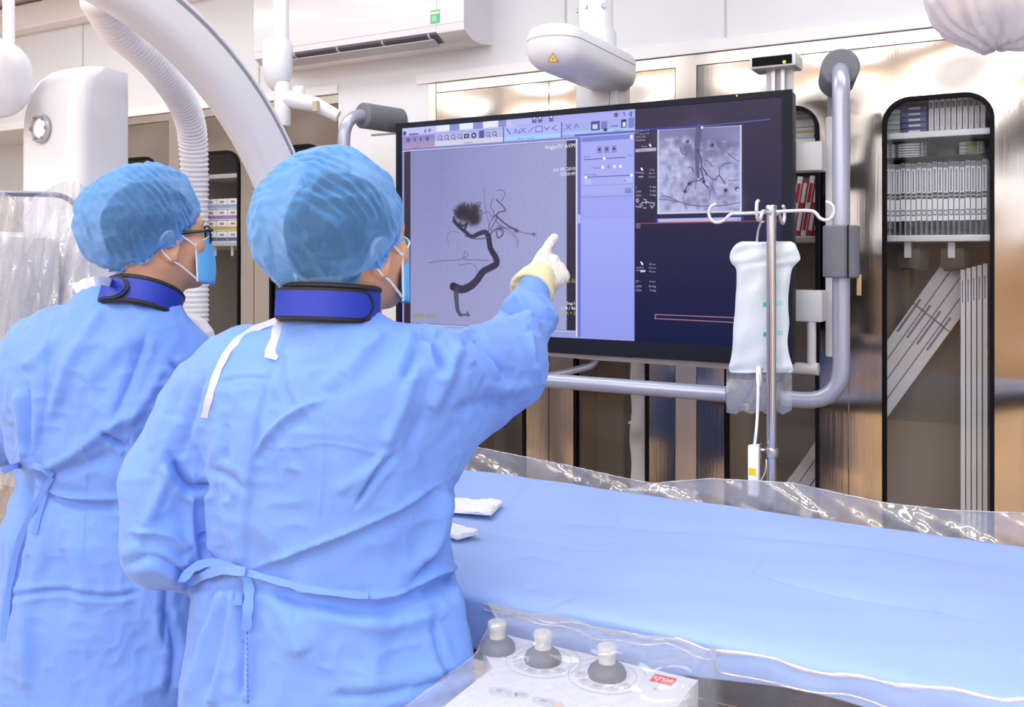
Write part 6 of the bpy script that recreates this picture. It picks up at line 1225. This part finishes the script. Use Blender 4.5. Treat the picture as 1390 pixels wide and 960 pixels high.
sec = [(Ro-.004, sR), (Ro, sR-.004), (Ro, sL+.01), (Ro-.01, sL), (Ro-.10, sL), (Ro-.118, sL+.03), (Ro-.12, sR-.045), (Ro-.112, sR-.018), (Ro-.095, sR-.004), (Ro-.08, sR), (Ro-.024, sR), (Ro-.022, sR-.006), (Ro-.012, sR-.006), (Ro-.010, sR)]
obj('arc', arcsweep(sec, -22, 118), CW, ca_, 35)
obj('arc_groove', arcsweep([(Ro-.0225, sR-.003), (Ro-.0225, sR-.0075), (Ro-.0115, sR-.0075), (Ro-.0115, sR-.003)], -22, 118), CG, ca_, None)
obj('arc_carriage', MB().box((-2.28, 1.70, EYE-.62), (-2.05, 2.04, EYE-.33), .02).box((-2.07, 1.90, EYE-.60), (-1.925, 2.04, EYE-.35), .02), CW, ca_, 30)
# column with rounded shoulder
x0, x1, y0_, y1_ = -2.475, -2.235, 1.55, 1.745; zt2 = EYE+.525; vs = []; lv = [(0, 0.0), (0, EYE+.34), (.004, EYE+.40), (.016, EYE+.455), (.034, EYE+.49), (.060, EYE+.515), (.085, zt2)]
cb_ = MB(); rings = []
for ins, z in lv:
    ring = []; r_ = .045
    for (cx, cy, a0) in ((x1-r_*.5, y1_-r_*.5, 0), (x0+r_+ins, y1_-r_*.5, 90), (x0+r_+ins, y0_+r_+ins*.7, 180), (x1-r_*.5-ins*.05, y0_+r_+ins*.7, 270)):
        rr = r_ if a0 in (90, 180, 270) else r_*.5
        for k in range(7): a = math.radians(a0+90*k/6); ring.append((cx+rr*math.cos(a), cy+rr*math.sin(a), z))
    rings.append(ring)
m = len(rings[0]); cb_.add([p for r in rings for p in r], [(i*m+k, i*m+(k+1) % m, (i+1)*m+(k+1) % m, (i+1)*m+k) for i in range(len(rings)-1) for k in range(m)]+[tuple(range(m-1, -1, -1)), tuple(range((len(rings)-1)*m, len(rings)*m))])
obj('column', cb_, CW, ca_, 50)
bp_ = PQ(57, 175, y0_-.002); bq = obj('round_button', MB().lathe([(.040, 0), (.041, .006), (.036, .012), (.030, .010), (.029, .006)], bp_, (0, -1, 0), 32), CHR, ca_, 40)
obj('button_face', MB().lathe([(.029, .004), (.027, .010), (.014, .013), (.002, .0135)], bp_, (0, -1, 0), 28), mat('button_white', '#f4f5fa', .15), bq, 60)
for k in range(6):
    a = k*math.pi/3; c = Vector((bp_.x+.033*math.cos(a), bp_.y-.012, bp_.z+.033*math.sin(a))); obj('button_notch', MB().cyl(c, c+Vector((0, -.002, 0)), .0055, 10), CG, bq)
obj('base', MB().box((-2.95, 1.45, 0), (-2.24, 2.0, .16), .03), CW, ca_, 30)
# wide wrapped detector in front of the column
obj('detector', MB().box((-2.66, 1.30, EYE-.36), (-2.24, 1.545, EYE+.06), .05), CW, ca_, 40)
obj('detector_rail', MB().tube(bend([PS(-40, 262, -2.215), PS(70, 264, -2.215), PS(86, 266, -2.215), PS(112, 284, -2.215), PS(122, 330, -2.22)], .05), .0075, 12), mat('rail_grey', '#8c8fa2', .25, .4), ca_)
# its crinkled clear cover
FILM3 = film('clear_cover', '#f0f1f6', .30, .85, .12, .55, (16, .35)); rows = []
for i in range(71):
    x = -60+182*i/70; row = []
    for j in range(51):
        v = j/50; y = 258+470*v+(12*math.sin(x*.05) if j == 0 else 0); q = -2.175+.03*v+.012*math.sin(x*.06+v*6)+.010*math.sin(x*.13-v*17)+.008*abs(math.sin(x*.03+v*13))+.005*math.sin(x*.31+v*29)
        row.append(PS(x, y, q))
    rows.append(row)
tag(obj('plastic_cover', MB().grid(rows), FILM3, None, 180), 'crinkled clear plastic cover hanging at the left edge, left of the person with glasses', 'plastic cover')
# ------------------------------------------------------------------ corrugated hose
cp = [arcpt(72, Ro-.06, sL-.048), P(160, 40, 2.36), P(192, 68, 2.48), P(220, 98, 2.62), P(243, 130, 2.78), P(258, 165, 2.90), P(263, 210, 2.97), P(264, 300, 3.0), P(264, 400, 3.0), P(264, 500, 3.0), P(262, 640, 3.0), P(262, 800, 3.0)]
pth = spline(cp, 40); sm_ = [pth[0]]; acc = 0; rs_ = []; step = .0042; out = [pth[0]]
for a, b in zip(pth, pth[1:]):
    L = (b-a).length; t = step-acc
    while t <= L: out.append(a+(b-a)*(t/L)); t += step
    acc = L-(t-step)
obj_h = obj('corrugated_hose', MB().tube(out, [.0445+.0030*math.cos(2*math.pi*k/4) for k in range(len(out))], 20), mat('hose_white', '#e9e9f0', .4), None, 180)
tag(obj_h, 'white corrugated hose hanging behind the person with glasses', 'hose')
# ------------------------------------------------------------------ white lamp head at the upper left corner
lc = P(2, 105, 2.45); Fd = Field(nA(lc)-.26, nA(lc)+.26, .008); e1 = unit(camdir(1, -.15, .2)); e3 = unit(camdir(-.1, .1, 1)-e1*(e1@camdir(-.1, .1, 1))); e2 = np.cross(e3, e1)
Fd.cone(nA(lc)-e1*.06-e2*.015, nA(lc)-e1*.06+e2*.035, .085, .085, 0); Fd.cone(nA(lc)+e1*.005-e2*.025, nA(lc)+e1*.008+e2*.035, .066, .064, .06)
v, q = Fd.mesh(); lr_ = thing('ceiling_lamp', 'white rounded lamp head with a cream lens, upper left corner', 'lamp', lc); obj('lamp_head', (v, q), CW, lr_, 180)
obj('lens', MB().lathe([(.032, 0), (.030, .006), (.02, .010), (.002, .011)], lc-Vector(e3)*.088-Vector(e1)*.018+Vector(e2)*.02, -Vector(e3), 24), mat('lens_cream', '#f6e3b8', .2), lr_, 60)
tp_ = lc+Vector(e2)*.08+Vector(e3)*.01; obj('lamp_arm', MB().tube(bend([tp_-Vector(e2)*.02, tp_+Vector((0, 0, .10)), tp_+Vector((-.12, .10, .16)), Vector((tp_.x-.12, tp_.y+.10, CEIL))], .04), .016, 12), CW, lr_)
# ------------------------------------------------------------------ ceiling arm left of the air conditioner
z_ = 3.25; sa = thing('suspension_arm', 'slim white ceiling pole with a jointed side arm, left of the air conditioner', 'arm', P(382, 100, z_))
pc = P(382, 60, z_); obj('pole', MB().cyl((pc.x, pc.y, P(382, 110, z_).z), (pc.x, pc.y, CEIL), .027, 20), CW, sa)
obj('joint_housing', MB().lathe([(.012, 0), (.034, .018), (.050, .05), (.054, .10), (.054, .17), (.048, .185), (.03, .19)], (P(374, 50, z_).x, pc.y, P(374, 124, z_).z), (0, 0, 1), 28), CW, sa, 50)
obj('lower_post', MB().cyl((P(384, 0, z_).x, pc.y, P(384, 172, z_).z), (P(384, 0, z_).x, pc.y, P(384, 112, z_).z), .029, 20, .006), CW, sa)
e0, e1_, e2_ = P(388, 134, z_), P(428, 142, z_), P(459, 158, z_); ab = (e1_-e0).normalized()
obj('side_arm', MB().tube([e0, e1_, e2_], [.033, .028, .022], 14), CW, sa)
obj('arm_cap', MB().cyl(P(406, 122, z_)-Vector((0, 0, .02)), P(406, 122, z_)+Vector((0, 0, .012)), .022, 16, .004), CW, sa); obj('arm_label', MB().box(P(424, 137, z_-.032), P(434, 151, z_-.030)), mat('arm_print', '#b9aa92', .5), sa, None)
# ------------------------------------------------------------------ grey framed panel between the two people
pq_ = P(250, 470, 2.36); gp = thing('lead_shield', 'grey rounded panel with a white rim, showing between the two people', 'shield', (pq_.x, pq_.y, 0))
out2 = [P(x, y, 2.36) for x, y in ((205, 436), (225, 427), (250, 428), (268, 436), (280, 452), (286, 480), (288, 560), (205, 560))]; inn = [P(x, y, 2.345) for x, y in ((208, 440), (226, 432), (244, 433), (256, 441), (262, 455), (266, 480), (268, 540), (212, 540))]
obj('rim', MB().prism(out2, camdir(0, 0, .06)), CW, gp, None); obj('panel_face', MB().prism(inn, camdir(0, 0, .02)), mat('panel_grey', '#7e8794', .5), gp, None)
obj('post', MB().cyl((pq_.x, pq_.y, .04), (pq_.x, pq_.y, P(250, 555, 2.36).z), .025, 14), CW, gp); obj('wheel_base', MB().lathe([(.15, 0), (.15, .03), (.05, .05)], (pq_.x, pq_.y, 0), (0, 0, 1), 24), CW, gp, 40)
# ------------------------------------------------------------------ wrapped lamp at the upper right corner
wc = P(1352, -42, 1.75); Fw = Field(nA(wc)-.27, nA(wc)+.27, .008); Fw.ell(nA(wc), (.135, .125, .155), None, 0); Fw.ell(nA(wc)+np.array([.05, .02, -.01]), (.13, .12, .13), None, .05); v, q = Fw.mesh(); v, q = subdiv(v, q); N_ = vnorm(v, q); dv = v-nA(wc); an = np.arctan2(dv[:, 1], dv[:, 0])
Dd = .012*np.abs(np.sin(an*4+6*vnoise(v, 6, 1)))+.006*np.abs(np.sin(an*9+dv[:, 2]*22+5*vnoise(v, 9, 3)))+.006*ridge(v, 16, 4); v = v+N_*(Dd-Dd.mean())[:, None]
wl = thing('wrapped_lamp', 'ceiling lamp wrapped in crumpled milky plastic, upper right corner', 'lamp', wc); obj('plastic_wrap', (v, q), film('milky_wrap', '#f4eff2', .80, .97, .2, .88, (22, .2)), wl, 180)
obj('lamp_head', MB().lathe([(.02, -.10), (.085, -.09), (.10, -.04), (.10, .03), (.06, .08), (.02, .10)], wc, (0, 0, 1), 28), CW, wl, 50); obj('stem', MB().cyl(wc+Vector((0, 0, .09)), (wc.x, wc.y, CEIL), .022, 16), CW, wl)
